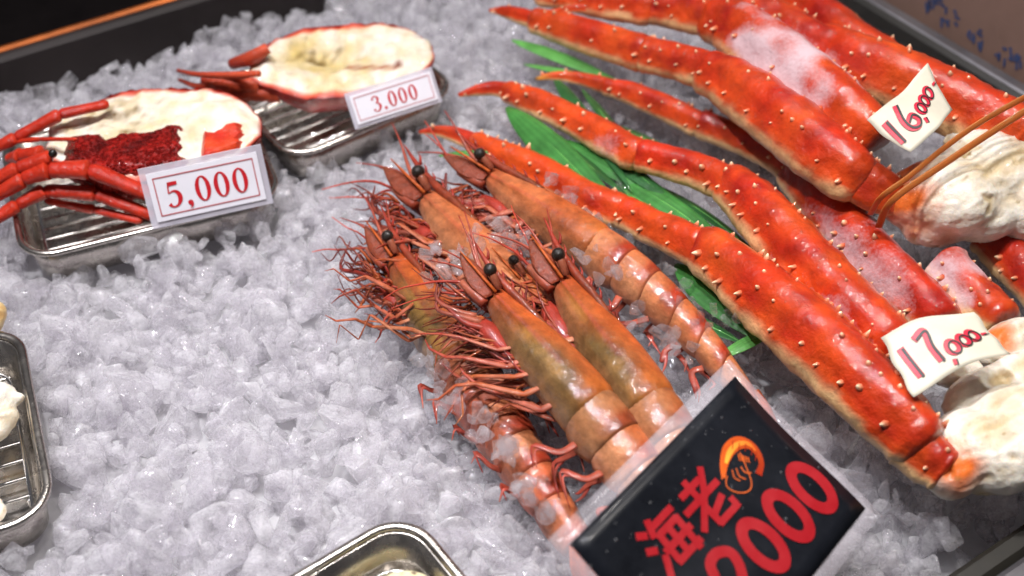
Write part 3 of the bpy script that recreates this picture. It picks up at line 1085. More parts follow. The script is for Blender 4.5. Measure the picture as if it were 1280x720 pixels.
def make_prawn(label, eye, rear, roll, bend, seed, olive=0.4, pale=0.2, tail=True, legs=True, zmin=0.004, legspread=0.8, ruddy=0.0, fat=1.0, paddles=1.0):
    r = random.Random(seed)
    E_, R_ = P(eye[0], eye[1] + 20, eye[2]), P(rear[0], rear[1] + 14, rear[2])
    L = np.linalg.norm(R_ - E_)
    X = (R_ - E_) / L
    S0 = nrm(np.cross(Z, X))
    Uq = np.cross(X, S0)
    ph = math.radians(roll)
    D = math.cos(ph) * Uq + math.sin(ph) * S0
    Y = np.cross(D, X)
    sh = L * (-0.075 * X - 0.105 * Y + 0.075 * D)
    E_ = E_ - np.array((sh[0], sh[1], 0))

    def W(x, y, z):
        if x > 1 and abs(bend) > 1e-4:
            th = bend * (x - 1)
            x2 = 1 + math.sin(th) / bend - z * -math.sin(th) * -1
            z2 = -(1 - math.cos(th)) / bend + z * math.cos(th)
            x, z = x2, z2
        return E_ + L * (x * X + y * Y + (z - 0.02) * D)

    def Wc(x, y, z, lo=None):
        p = W(x, y, z)
        lo = zmin if lo is None else lo
        if p[2] < lo:
            p[2] = lo + 0.15 * (p[2] - lo) * 0
        return p

    base = W(0.9, 0, 0)
    base[2] = 0
    root = thing("prawn", base, label, "prawn", "large prawns piled on the ice")

    # carapace
    n, m = 34, 36
    rings, cols = [], []
    for i in range(n):
        t = i / (n - 1)
        x = -0.02 + 1.02 * t
        grow = min(1, t / 0.75)
        topz = 0.056 + 0.108 * math.sin(min(1, t / .85) * math.pi / 2)
        botz = -(0.046 + 0.108 * math.sin(min(1, t / 0.55) * math.pi / 2))
        w = 0.036 + 0.112 * math.sin(min(1, t / 0.85) * math.pi / 2)
        if t > 0.93:
            k = (t - 0.93) / 0.07
            topz *= 1 - 0.10 * k * k
            w *= 1 - 0.10 * k * k
        if t < 0.06:
            k = 1 - t / 0.06
            topz *= 1 - 0.3 * k * k; w *= 1 - 0.4 * k * k; botz *= 1 - .3 * k * k
        ring, rc = [], []
        for j in range(m):
            a = 2 * math.pi * j / m
            ca, sa = math.cos(a), math.sin(a)
            zz = (topz if ca > 0 else -botz) * ca
            yy = w * sa * (1 - 0.10 * max(0, ca) ** 2) * (1 - 0.35 * max(0, -ca) ** 2)
            # side carina and crest
            rid = math.exp(-((ca - 0.30) / 0.10) ** 2) * max(0, 1 - t / 0.72) * 0.020
            gro = math.exp(-((ca - 0.02) / 0.13) ** 2) * max(0, 1 - abs(t - .35) / 0.4) * 0.018
            yy += (rid - gro) * np.sign(sa)
            zz += 0.014 * math.exp(-(a if a < math.pi else 2 * math.pi - a) ** 2 / 0.03) * max(0, 1 - t / 0.9)
            p = W(x, yy * (1 + (fat - 1) * t), zz * (1 + (fat - 1) * t))
            ring.append(p)
            lp = (x * 3 + seed, yy * 3, zz * 3)
            nz = noise.noise(Vector(lp)) * 0.9 + 0.5 * noise.noise(Vector(lp) * 3)
            c = mixc(PC["brown"], PC["orange"], 0.55 + 0.6 * ca + 0.5 * nz)
            c = mixc(c, PC["olive"], olive * (1.8 * math.exp(-((t - 0.72) / 0.25) ** 2) + .55) * max(0, .75 - .75 * ca) + 0.4 * nz * olive)
            c = mixc(c, PC["pale"], (pale + 0.9 * max(0, -ca - 0.15) + 0.25 * nz) * (1 - .6 * olive))
            c = mixc(c, s2l(158, 116, 56), olive * .9 * math.exp(-((ca - .12) / .16) ** 2) * max(0, .4 + nz))  # yellow-olive highlight strip painted into the flank's colour
            c = mixc(c, PC["red"], 0.5 * max(0, 1 - t / 0.22) + (0.35 if abs(ca - .30) < .06 and t < .7 else 0))
            c = mixc(c, PC["amber"], 0.6 * max(0, (t - 0.8) / 0.2) * max(0, ca + .4))
            rc.append(c)
        rings.append(ring)
        cols.append(rc)
    mb = MB()
    mb.loft(rings, np.array(cols))
    car = mb.build("carapace", M["prawn"], root)

    # rostrum with teeth
    mb = MB()
    pts = [W(0.42, 0, 0.128), W(0.20, 0, 0.118), W(0.0, 0, 0.105), W(-0.2, 0, 0.11), W(-0.42, 0, 0.14)]
    mb.tube(pts, [0.020 * L, 0.024 * L, 0.026 * L, 0.018 * L, 0.003 * L], PC["brown"], m=8, n=20, col2=PC["red"])
    for k in range(7):
        x = 0.34 - 0.095 * k
        zc = 0.108 + 0.04 * max(0, x / 0.42) + (0.0 if x > -.2 else 0.02)
        mb.tube([W(x + .03, 0, zc), W(x - 0.01, 0, zc + 0.03), W(x - 0.045, 0, zc + 0.038)], [0.012 * L, 0.007 * L, 0.0015 * L], PC["red"], m=6)
    mb.build("rostrum", M["prawn"], root)

    # eyes on stalks
    for s in (-1, 1):
        p = W(-0.075, s * 0.105, 0.095)
        mb = MB()
        mb.tube([W(0.03, s * 0.045, 0.055), W(-0.03, s * 0.075, 0.08), p], [0.026 * L, 0.026 * L, 0.03 * L], PC["pink"], m=8, col2=PC["brown"])
        st = mb.build("eye_stalk", M["limb"], root)
        mb = MB()
        mb.ball(p, 0.041 * L, s2l(34, 27, 22), axes=np.array([X, Y, D]))
        mb.build("eye", M["eye"], root, parent=st)

    # antennal scales
    for s in (-1, 1):
        mb = MB()
        shp = lambda t: (0.45 + 0.55 * min(1, t / 0.3)) * (1 if t < 0.45 else max(0.06, 1 - ((t - 0.45) / 0.55) ** 1.5 * 0.92))
        mb.plate(Wc(0.04, s * 0.07, -0.01), Wc(-0.29 + r.uniform(-.03, .03), s * 0.10, -0.015 + r.uniform(-.04, .04)), 0.13 * L, Y * s + D * 0.4, mixc(PC["brown"], PC["red"], .35), s2l(112, 54, 34), thick=0.014 * L, shape=shp, m=14, n=16)
        a0, a1 = Wc(0.05, s * 0.078, 0.035), Wc(-0.30, s * 0.115, 0.03)
        mb.tube([a0, (a0 + a1) / 2, a1], [0.011 * L, 0.010 * L, .004 * L], PC["orange"], m=6)
        mb.build("antennal_scale", M["scale"], root)
    # antenna stems and whips, antennules
    for s in (-1, 1):
        mb = MB()
        p0, p1 = Wc(0.05, s * 0.05, -0.06), Wc(-0.16, s * 0.07, -0.085)
        mb.tube([p0, (p0 + p1) / 2, p1], [0.030 * L, 0.034 * L, 0.020 * L], mixc(PC["red"], PC["brown"], .5), m=9, n=8, col2=PC["pink"])
        st = mb.build("antenna_stem", M["limb"], root)
        q = [p1]
        x, z_ = -0.16, -0.085
        y_ = s * 0.07
        ang = math.radians(r.uniform(150, 235))
        for k in range(4):
            ang += r.uniform(-0.05, 0.26)
            x += 0.13 * math.cos(ang)
            z_ += 0.13 * math.sin(ang)
            y_ += r.uniform(-.03, .03)
            q.append(Wc(x, y_, z_, 0.003 + r.uniform(0, .010)))
        mb = MB()
        mb.tube(q, np.linspace(0.010 * L, 0.003 * L, len(q)), PC["red"], m=6, n=40, col2=s2l(190, 70, 50))
        mb.build("antenna", M["limb"], root, parent=st)
    for k in range(4):
        s = -1 if k % 2 else 1
        mb = MB()
        p0 = Wc(0.0, s * 0.03, 0.03)
        d = r.uniform(-.12, .12)
        mb.tube([p0, Wc(-0.18, s * 0.05, 0.03 + d * .3), Wc(-0.36, s * 0.07, 0.03 + d), Wc(-0.52, s * .09, 0.0 + d * 1.8)], [0.020 * L, 0.014 * L, 0.007 * L, 0.003 * L], PC["pink"], m=6, n=14, col2=PC["red"])
        mb.build("antennule", M["limb"], root)

    # mouth parts: dark folded mass and feelers
    mb = MB()
    mb.ball(W(0.26, 0, -0.15), 0.10 * L, PC["red"], scale=(2.0, .8, .65), axes=np.array([X, Y, D]), lump=.3, lsc=120)
    for k in range(9):
        x = r.uniform(0.0, 0.42)
        s = r.choice((-1, 1))
        p0 = W(x, s * 0.05, -0.15)
        mb.tube([p0, Wc(x - .10, s * .09, -.22), Wc(x - .24, s * .10, -.26 + r.uniform(-.06, .06)), Wc(x - .36, s * .08, -.22 + r.uniform(-.1, .1))], [0.024 * L, 0.018 * L, .012 * L, .004 * L], mixc(PC["red"], PC["pink"], r.random()), m=6, n=12, col2=PC["maroon"])
    for k in range(40):
        x = r.uniform(-.10, 0.62)
        s = r.choice((-1, 1))
        q = [W(x, s * 0.05, -0.12)]
        th = math.radians(r.uniform(10, 80))
        a = np.array((x, s * .06, -.14))
        for _ in range(4):
            th += math.radians(r.uniform(-14, 18))
            a = a + r.uniform(.05, .11) * np.array((-math.cos(th), s * .2 * r.random(), -math.sin(th)))
            q.append(Wc(*a, zmin + r.uniform(.0, .02)))
        mb.tube(q, np.array([.010, .009, .007, .005, .002]) * L, mixc(PC["red"], PC["amber"], r.random() * .7), m=5, n=14, col2=PC["maroon"])
    mb.build("mouthparts", M["limb"], root)

    # walking legs
    if legs:
        for s in (-1, 1):
            for k in range(5):
                x0 = 0.40 + 0.115 * k
                x0 += r.uniform(-.05, .05)
                p = [np.array((x0, s * 0.05, -0.08)), np.array((x0 - .03 + r.uniform(-.03, .03), s * r.uniform(.06, .11), -0.17 - r.uniform(0, .05)))]
                th = math.radians(r.uniform(-4, 46))
                for ln_, dlo, dhi in ((.30 + .02 * k, 0, 0), (.15, 0, 105), (.16, -40, 50), (.09, -40, 40)):
                    th += math.radians(r.uniform(dlo, dhi))
                    th = min(math.radians(150), max(math.radians(-10), th))
                    p.append(p[-1] + ln_ * legspread * np.array((-math.cos(th), s * r.uniform(-.15, .25), -math.sin(th))))
                lift = (0.012 if s < 0 else 0.0) + r.uniform(0, .010)
                q = [Wc(*a, zmin + lift * r.uniform(.5, 1.5)) for a in p]
                ra = np.array([.018, .021, .0145, .0115, .008, .0022]) * L
                mb = MB()
                c1 = mixc(PC["pink"], mixc(PC["red"], PC["amber"], r.random()), r.uniform(.0, .75))
                # straight limbs with knees: sample densely round joints only
                dense = [q[0]]
                rd = [ra[0]]
                c2_ = mixc(PC["red"], PC["amber"], r.uniform(.0, .8))
                pal = mixc(s2l(200, 146, 112), s2l(178, 100, 84), r.random())
                rc_ = [c1]
                for a in range(1, len(q)):
                    for t, kk in ((.04, .92), (.10, 1.12), (.5, .98), (.90, 1.15), (.97, .9)):
                        dense.append(q[a - 1] * (1 - t) + q[a] * t)
                        rd.append((ra[a - 1] * (1 - t) + ra[a] * t) * kk)
                        g_ = (a - 1 + t) / (len(q) - 1)
                        rc_.append(mixc(mixc(c1, pal, .75 if t == .5 else .1), c2_, g_ * 1.1 + (.35 if t > .9 or t < .06 else 0)))
                dense.append(q[-1]); rd.append(ra[-1]); rc_.append(c2_)
                mb.tube(dense, np.array(rd) * r.uniform(.65, 1.1), c1, m=8, flat=.62, ring_cols=rc_)
                mb.build("leg", M["limb"], root)

    # abdomen: six overlapping shells
    lens = [.22, .22, .25, .23, .21, .30]
    x0 = 0.985
    tot = sum(lens)
    prev = None
    for k, ln in enumerate(lens):
        n, m = 12, 30
        rings, cols = [], []
        for i in range(n):
            t = i / (n - 1)
            x = x0 + (ln + 0.05) * t - 0.02
            g = (x - 1) / tot
            big = 1 - 0.52 * min(1.05, max(0, g)) ** 1.15
            bulge = 0.94 + 0.05 * t ** 2 + 0.035 * math.sin(math.pi * min(1, t * 1.08) ** 1.1) + 0.02 * t
            if t > .93:
                bulge *= .985
            big *= fat
            hz_, wz = 0.162 * big * bulge, 0.142 * big * bulge
            ring, rc = [], []
            for j in range(m):
                a = 2 * math.pi * j / m
                ca, sa = math.cos(a), math.sin(a)
                lob = 0.20 * math.sin(math.pi * min(1, max(0, t))) ** 0.6
                zz = hz_ * ca if ca > 0 else hz_ * (0.92 + lob) * ca
                yy = wz * sa * (1 - .30 * max(0, -ca) ** 2)
                ring.append(W(x, yy, zz))
                nz = noise.noise(Vector((x * 4 + seed, yy * 4, zz * 4)))
                c = mixc(PC["pale"], PC["orange"], 0.42 + 0.4 * ca + 0.5 * nz)
                band = math.exp(-((t - 0.84) / 0.20) ** 2) * max(0, ca + 0.45) * (1.15 + .9 * nz)
                c = mixc(c, s2l(146, 44, 20), band * 0.95)
                c = mixc(c, PC["pink"], 0.6 * max(0, -ca - 0.2))
                c = mixc(c, s2l(168, 70, 48), ruddy * (.7 + nz))
                if t > .9:
                    c = mixc(c, s2l(104, 36, 20), .55 * (t - .9) / .1)
                if k == 0:
                    c = mixc(c, PC["olive"], 0.5 * olive)
                rc.append(c)
            rings.append(ring)
            cols.append(rc)
        mb = MB()
        mb.loft(rings, np.array(cols))
        sg = mb.build("abdomen_segment", M["prawn"], root)
        # pleura flap and swimmeret
        if k < 5:
            big = 1 - 0.52 * ((x0 + ln / 2 - 1) / tot)
            for s in (-1, 1):
                mb = MB()
                p0 = Wc(x0 + ln * .5, s * 0.06, -0.17 * big)
                p1 = Wc(x0 + ln * .4 + r.uniform(-.06, .02), s * 0.09, -(.18 + .10 * paddles) * big, 0.004 + .004 * (s < 0))
                p2 = Wc(x0 + ln * .4 - .02 + r.uniform(-.12, .08), s * 0.11, -(.20 + .17 * paddles) * big, 0.008 + .004 * (s < 0))
                p3 = Wc(x0 + ln * .4 + .10 + r.uniform(-.16, .10), s * 0.10, -(.22 + .20 * paddles) * big + r.uniform(-.04, .04), 0.003 + .006 * (s < 0))
                mb.tube([p0, p1, p2, p3], [.026 * L, .022 * L, .016 * L, .004 * L], mixc(PC["pink"], PC["red"], .4), m=8, n=14, col2=PC["red"], flat=.4)
                p4 = p2 + X * L * r.uniform(.02, .16) - D * L * 0.06
                p4[2] = max(p4[2], .005)
                mb.tube([p1, p2 + X * L * .03, p4], [.014 * L, .010 * L, .003 * L], s2l(150, 50, 42), m=7, n=10, col2=s2l(180, 96, 80), flat=.5)
                mb.build("swimmeret", M["limb"], root)
        x0 += ln
    if tail:
        mb = MB()
        p0, p1 = W(x0 - .04, 0, 0.04), W(x0 + .36, 0, 0.03)
        mb.tube([p0, W(x0 + .12, 0, 0.05), p1], [.055 * L, .042 * L, .006 * L], PC["orange"], m=9, n=12, col2=PC["red"], flat=.7)
        mb.build("telson", M["prawn"], root)
        for s in (-1, 1):
            for q_, (sy, ln) in enumerate(((0.10, .40), (0.20, .38))):
                mb = MB()
                mb.plate(W(x0 - .02, s * 0.03, 0), W(x0 + ln, s * sy, -0.01 - .02 * q_), 0.17 * L, D, PC["orange"], PC["maroon"], thick=.014 * L, m=12, n=14,
                         shape=lambda t: (0.25 + .75 * min(1, t / .55)) * (1 if t < .85 else max(.2, 1 - ((t - .85) / .15) ** 2 * .8)))
                mb.build("tail_blade", M["prawn"], root)
    return root


make_prawn("prawn lying beside the crab legs with a fully bared striped tail", (600, 192, .032), (738, 290, .029), 50, 0.25, 31, olive=.05, pale=.15, legspread=.8)
make_prawn("prawn with pale orange head half sunk in ice, raised snout", (524, 216, .022), (640, 345, .020), 55, 0.12, 32, olive=.1, pale=.35, legspread=.8)
make_prawn("prawn at the pile's ice-bed edge with tangled legs and small dark head", (486, 294, .020), (570, 430, .013), 50, 0.0, 33, olive=.9, pale=.0, ruddy=.7, fat=1.3, paddles=.6)
make_prawn("prawn wedged between the two topmost ones, mostly hidden", (642, 322, .030), (735, 445, .026), 40, 0.1, 34, olive=.0, pale=.1, legs=False)
make_prawn("topmost prawn with broad olive-brown head next to the black card's top", (697, 320, .056), (808, 488, .045), 58, 0.10, 35, olive=.75, pale=.05, fat=1.14)
make_prawn("topmost prawn with long amber head and many folded legs in the pile", (613, 338, .060), (738, 492, .046), 62, 0.10, 36, olive=.85, pale=.05, fat=1.16)

# ------------------------------------------------------------------ bamboo leaves
G1, G2, G3 = s2l(58, 116, 52), s2l(38, 84, 42), s2l(88, 150, 72)
leafspec = [
    ((640, 50), (790, 112), 20, G3, "pale green leaf blade with its point out on the ice under the thin leg tips"),
    ((655, 80), (800, 118), 22, G3, "pale green lower leaf blade beside the leg tips"),
    ((692, 96), (790, 240), 22, G2, "narrow dark leaf blade crossing under two crab legs"),
    ((728, 112), (800, 215), 18, G2, "short dark leaf blade between two thin crab leg segments"),
    ((634, 134), (800, 300), 46, G1, "broad green leaf blade under the joints of two crab legs"),
    ((648, 150), (790, 250), 26, G2, "dark inner leaf blade lying over the broad green one"),
    ((690, 165), (760, 260), 24, G1, "short green leaf blade beside the front crab leg"),
    ((748, 150), (880, 215), 30, G2, "dark green leaf blade in the gap under the middle crab leg"),
    ((765, 215), (935, 330), 40, G1, "green leaf blade along the front crab leg's thick joint"),
    ((830, 235), (960, 330), 22, G2, "thin dark leaf blade under the middle crab leg's thick part"),
    ((845, 330), (945, 425), 44, G1, "green leaf blade under the ice between prawn tail and crab leg"),
    ((900, 446), (985, 405), 22, G3, "bright green leaf blade end by the corner of the black card"),
    ((700, 175), (870, 270), 34, G1, "green leaf blade filling the gap beside the front crab leg's thin part"),
    ((780, 235), (900, 345), 30, G3, "pale green leaf blade sloping under the front crab leg joint"),
    ((720, 165), (850, 262), 26, G2, "dark blade tucked along the middle crab leg"),
    ((830, 385), (930, 430), 34, G2, "dark green leaf blade beneath the striped prawn's tail end"),
    ((548, 195), (640, 190), 12, G1, "tiny green leaf end beside the front crab leg's tip"),
]
for k, (a, b_, w, c, lab) in enumerate(leafspec):
    z0 = 0.019
    mb = MB()
    p0, p1 = P(*a, z0 - .001), P(*b_, z0 + 0.002 * (k % 3))
    mb.plate(p0, p1, w * .88 * mpp(*a, z0), Z + 0.25 * UU * (1 if k % 2 else -1), c, mixc(c, G2, .4), thick=0.0009, n=20, m=28, curl=0.03, stripes=True,
             shape=lambda t: math.sin(math.pi * min(.985, max(.012, t)) ** 0.75) ** 0.8)
    mb.tube([p0, (p0 + p1) / 2 + Z * (0.0003 + .03 * np.linalg.norm(p1 - p0)), p1], [.0004, .0006, .0004], G3, m=5, n=16)
    o = mb.build("bamboo_leaf", M["leaf"])
    tag(o, lab, "leaf", "green bamboo leaves under the crab legs")


# ------------------------------------------------------------------ flat print: ribbons, text
def ribbon2d(pts, n=None):
    """rows x, y, w -> 2d quads strip"""
    q = np.asarray(pts, float)
    if n:
        q = catmull(q, n)
    T = np.gradient(q[:, :2], axis=0)
    T /= np.linalg.norm(T, axis=1)[:, None] + 1e-9
    Nn = np.stack([-T[:, 1], T[:, 0]], 1)
    a, b_ = q[:, :2] + Nn * q[:, 2:3] / 2, q[:, :2] - Nn * q[:, 2:3] / 2
    v = np.vstack([a, b_])
    k = len(q)
    return v, [(i, i + 1, k + i + 1, k + i) for i in range(k - 1)]


def ring2d(cx, cy, ro, ri, n=36, rot=0.0):
    v = []
    for rx, ry in (ro, ri):
        for i in range(n):
            t = 2 * math.pi * i / n
            x, y = rx * math.cos(t), ry * math.sin(t)
            v.append((cx + x * math.cos(rot) - y * math.sin(rot), cy + x * math.sin(rot) + y * math.cos(rot)))
    return np.array(v), [(i, (i + 1) % n, n + (i + 1) % n, n + i) for i in range(n)]


def text2d(body, bold):
    cu = bpy.data.curves.new("txt", 'FONT')
    cu.body = body
    cu.offset = bold
    cu.resolution_u = 6
    o = bpy.data.objects.new("txt", cu)
    COL.objects.link(o)
    dg = bpy.context.evaluated_depsgraph_get()
    me = o.evaluated_get(dg).to_mesh()
    v = np.array([x.co[:2] for x in me.vertices])
    f = [tuple(p.vertices) for p in me.polygons]
    o.evaluated_get(dg).to_mesh_clear()
    bpy.data.objects.remove(o)
    return v, f


class Sheet:
    """a thin sheet given by a mapping of (s, t) in metres to a point and normal"""

    def __init__(self, fn):
        self.fn = fn

    def put(self, mb, v, f, off, col=(1, 1, 1)):
        out = []
        for s, t in v:
            p = self.fn(s, t)
            e = 1e-4
            nn = nrm(np.cross(self.fn(s + e, t) - p, self.fn(s, t + e) - p))
            out.append(p + nn * off)
        mb.add(out, f, col)

    def panel(self, mb, s0, s1, t0, t1, z0, z1, ns_=10, nt_=8, col=(1, 1, 1), outline=None):
        for off, flip in ((z1, False), (z0, True)):
            v = [(s0 + (s1 - s0) * i / ns_, t0 + (t1 - t0) * j / nt_) for i in range(ns_ + 1) for j in range(nt_ + 1)]
            if outline:
                v = [outline(s, t) for s, t in v]
            k = nt_ + 1
            f = [(i * k + j, (i + 1) * k + j, (i + 1) * k + j + 1, i * k + j + 1) for i in range(ns_) for j in range(nt_)]
            if flip:
                f = [tuple(reversed(q)) for q in f]
            self.put(mb, v, f, off, col)
        n1 = (ns_ + 1) * (nt_ + 1)
        b0 = len(mb.v) - 2 * n1
        k = nt_ + 1
        edge = [i * k for i in range(ns_ + 1)] + [ns_ * k + j for j in range(1, nt_ + 1)] + [i * k + nt_ for i in range(ns_ - 1, -1, -1)] + [j for j in range(nt_ - 1, 0, -1)]
        for a in range(len(edge)):
            p, q = edge[a], edge[(a + 1) % len(edge)]
            mb.f.append((b0 + p, b0 + n1 + p, b0 + n1 + q, b0 + q))


# ---- black laminated card
S0_, S1_, S2_ = P(712, 680, .070), P(918, 471, .072), P(1087, 627, .034)
sx = S1_ - S0_
sw = np.linalg.norm(sx)
sx = sx / sw
sy = S2_ - S1_
sy = sy - sx * np.dot(sy, sx)
sh_ = np.linalg.norm(sy)
sy = sy / sh_            # points down the card
sn = np.cross(sx, -sy)
print("CARD", sw, sh_)


def sign_fn(s, t):       # s along the width, t up from the top edge (negative below)
    sag = 0.0015 * math.sin(math.pi * min(1, max(0, s / sw))) + 0.0015 * math.sin(5 * t / sh_)
    return S0_ + sx * s - sy * t + sn * sag


SG = Sheet(sign_fn)
sg = thing("price_card", S0_ + (S1_ - S0_) / 2 + sy * sh_ / 2 - sn * 0.001, "black laminated card with red characters, 2000 and a small orange prawn print", "price card")
mb = MB()
SG.panel(mb, -0.009, sw + 0.005, -sh_ - 0.008, 0.008, -0.0005, 0.0, 14, 12)
mb.build("laminate", M["laminate"], sg)
mb = MB()
SG.panel(mb, 0, sw, -sh_, 0, 0.0003, 0.0007, 14, 12)
mb.build("card", M["signblack"], sg)


def sign_uv(px, py):
    p = Pplane(px, py, S0_, sn)
    d = p - S0_
    return np.dot(d, sx), -np.dot(d, sy)


def place_text(v, f, s0, s1, t0, t1):
    lo, hi = v.min(0), v.max(0)
    w = (v - lo) / (hi - lo)
    return np.stack([s0 + w[:, 0] * (s1 - s0), t0 + w[:, 1] * (t1 - t0)], 1), f


H = sh_
KANJI = [
    [[(.06, .93), (.24, .80)], [(.00, .62), (.19, .50)], [(.02, .02), (.24, .36)],
     [(.43, 1.0), (.30, .68)], [(.38, .84), (.98, .84)], [(.40, .66), (.92, .66)], [(.42, .70), (.36, .10)], [(.90, .70), (.84, -.02)],
     [(.31, .10), (.98, .10)], [(.26, .38), (1.02, .38)], [(.65, .66), (.61, .10)]],
    [[(.16, .84), (.74, .84)], [(.44, 1.02), (.44, .58)], [(.00, .58), (1.0, .58)], [(.92, .98), (.62, .62)], [(.62, .62), (.04, .14)],
     [(.42, .44), (.42, .02)], [(.38, .04), (.92, .04)], [(.92, -.02), (.94, .22)], [(.86, .36), (.44, .22)]],
]
for strokes, c, sz in ((KANJI[0], sign_uv(835, 674), 0.0262), (KANJI[1], sign_uv(880, 627), 0.0262)):
    mb = MB()
    for k, st in enumerate(strokes):
        v, f = ribbon2d([(c[0] + (x - .5) * sz, c[1] + (y - .5) * sz, sz * .135) for x, y in st])
        SG.put(mb, v, f, 0.0011 + 0.00002 * k)
    mb.build("character", M["signred"], sg, smooth=False)
zs = [sign_uv(1012, 611), sign_uv(981, 647), sign_uv(951, 684)]
z_top = sign_uv(1002, 582)
step = (zs[0][0] - zs[2][0]) / 2
zh = 0.0155
for k in range(3):
    mb = MB()
    cx, cy = zs[2][0] + step * k, (zs[0][1] + zs[1][1] + zs[2][1]) / 3
    v, f = ring2d(cx, cy, (step * 0.47, zh), (step * 0.20, zh * 0.60))
    SG.put(mb, v, f, 0.0011)
    mb.build("digit", M["signred"], sg, smooth=False)
mb = MB()
cx = zs[2][0] - step
w = step * .24
v, f = ribbon2d([(cx - .40 * step, cy + zh * .42, w), (cx - .26 * step, cy + zh * .78, w), (cx + .02 * step, cy + zh * .86, w), (cx + .28 * step, cy + zh * .6, w), (cx + .22 * step, cy + zh * .15, w),
                 (cx - .08 * step, cy - zh * .38, w), (cx - .34 * step, cy - zh * .80, w)], 40)
SG.put(mb, v, f, 0.0011)
v, f = ribbon2d([(cx - .44 * step, cy - zh * .85, w), (cx + .44 * step, cy - zh * .85, w)])
SG.put(mb, v, f, 0.0013)
mb.build("digit", M["signred"], sg, smooth=False)
# prawn print: traced in card coordinates
mb = MB()


def sl(pts, wid, col, off, n=30, col2=None):
    q = [(*sign_uv(px, py), w * mpp(px, py, .03)) for (px, py), w in zip(pts, wid)]
    v, f = ribbon2d(q, n)
    c1 = np.append(col[:3], 0)
    c2 = c1 if col2 is None else np.append(col2[:3], 0)
    k = len(v) // 2
    t = np.concatenate([np.linspace(0, 1, k)] * 2)[:, None]
    SG.put(mb, v, f, off, c1 * (1 - t) + c2 * t)


YO, OR, DR = s2l(240, 170, 60), s2l(216, 96, 34), s2l(150, 40, 20)
sl([(903, 598), (904, 580), (910, 563), (922, 554), (936, 556), (946, 566), (951, 580), (947, 594)], [5, 11, 16, 16, 12, 9, 7, 9], OR, 0.0011, 40, DR)
sl([(906, 580), (911, 566), (921, 556), (934, 555), (944, 564)], [4, 7, 6, 5, 3], YO, 0.0013, 30, OR)
for a in ((914, 560), (922, 562), (930, 563), (938, 568), (943, 575)):
    sl([(a[0] + 1, a[1] - 8), (a[0], a[1] + 2)], [1.2, 1.0], DR, 0.0015, 4)
for k in range(5):
    sl([(922 + 3 * k, 568 + k), (924 + 3 * k, 577 + k * .6)], [1.6, 1.0], OR, 0.0012, 4)
for pts in ([(908, 596), (906, 604), (910, 612), (922, 617), (934, 615), (938, 604), (930, 580), (924, 566)], [(914, 588), (917, 598), (924, 602)], [(919, 586), (923, 596), (931, 600)], [(925, 584), (930, 591), (938, 592)], [(904, 592), (901, 600)]):
    sl(pts, [1.6] * len(pts), s2l(196, 92, 44), 0.0012, 24)
mb.build("prawn_print", M["print"], sg, smooth=False)
mb = MB()
r = random.Random(77)
for k in range(110):
    s_ = sw * r.random() ** 1.3
    t_ = -sh_ * r.random() ** 1.8 * .8
    p = sign_fn(s_, t_) + sn * 0.0008
    rd = r.uniform(.00022, .0007) * (1 if r.random() < .9 else 1.7)
    mb.ball(p, rd, (1, 1, 1), nu=8, nv=6, scale=(r.uniform(.8, 1.5), 1, .55), axes=np.array([sx, sy, sn]))
mb.build("water_drops", M["ice_clear"], sg, kind="stuff")


# ---- handwritten paper tags on the crab
def paper_tag(label, c4, z4, curl, digits, seed, outline_noise=0.0022):
    """c4: pixel corners bottom-left, bottom-right, top-right, top-left (as the writing reads)"""
    q = [P(*c, z) for c, z in zip(c4, z4)]
    wdt = (np.linalg.norm(q[1] - q[0]) + np.linalg.norm(q[2] - q[3])) / 2
    hgt = (np.linalg.norm(q[3] - q[0]) + np.linalg.norm(q[2] - q[1])) / 2
    n0 = nrm(np.cross(q[1] - q[0], q[3] - q[0]))

    def fn(s, t):
        a, b_ = s / wdt, t / hgt
        p = q[0] * (1 - a) * (1 - b_) + q[1] * a * (1 - b_) + q[2] * a * b_ + q[3] * (1 - a) * b_
        return p + n0 * (curl * math.sin(math.pi * min(1.2, max(-.2, a))) + 0.0012 * math.sin(7 * a + 3 * b_ + seed))

    sh = Sheet(fn)
    root = thing("paper_tag", (q[0] + q[1] + q[2] + q[3]) / 4 - Z * 0.004, label, "price tag", "handwritten paper tags on the crab")
    mb = MB()
    r = random.Random(seed)
    amp = [r.uniform(-1, 1) for _ in range(8)]

    def outl(s, t):
        a, b_ = s / wdt, t / hgt
        ds = outline_noise * (amp[0] * math.sin(4 * b_ + amp[1]) + .4 * amp[2] * math.sin(13 * b_))
        dt = outline_noise * (amp[3] * math.sin(5 * a + amp[4]) + .4 * amp[5] * math.sin(15 * a))
        return s + ds, t + dt
    sh.panel(mb, 0, wdt, 0, hgt, -0.0003, 0.0, 18, 14, outline=outl)
    mb.build("paper", M["tagpaper"], root)
    for nm, strokes in digits:
        for off, mat, dx in ((0.0005, "tagred", 0.0), (0.0008, "blackink", .035)):
            mb = MB()
            for st in strokes:
                st = [(.5 + (x - .56) * 1.22, .47 + (y - .45) * 1.35, w * 1.25) for x, y, w in st]
                pts = [(x * wdt + dx * wdt * (.55 if mat == "blackink" else 0), y * hgt - (0.02 * hgt if mat == "blackink" else 0), (w if mat == "tagred" else w * .36) * hgt) for x, y, w in st]
                v, f = ribbon2d(pts, 26 if len(pts) > 2 else 6)
                sh.put(mb, v, f, off)
            mb.build(nm if mat == "tagred" else nm + "_black_stroke", M[mat], root, smooth=False)  # thin black marker strokes drawn over the red ones
    return root


def loop(cx, cy, rx, ry, w):
    return [[(cx + rx * math.cos(t), cy + ry * math.sin(t), w) for t in np.linspace(1.3, 1.3 + 2 * math.pi * 1.02, 16)]]


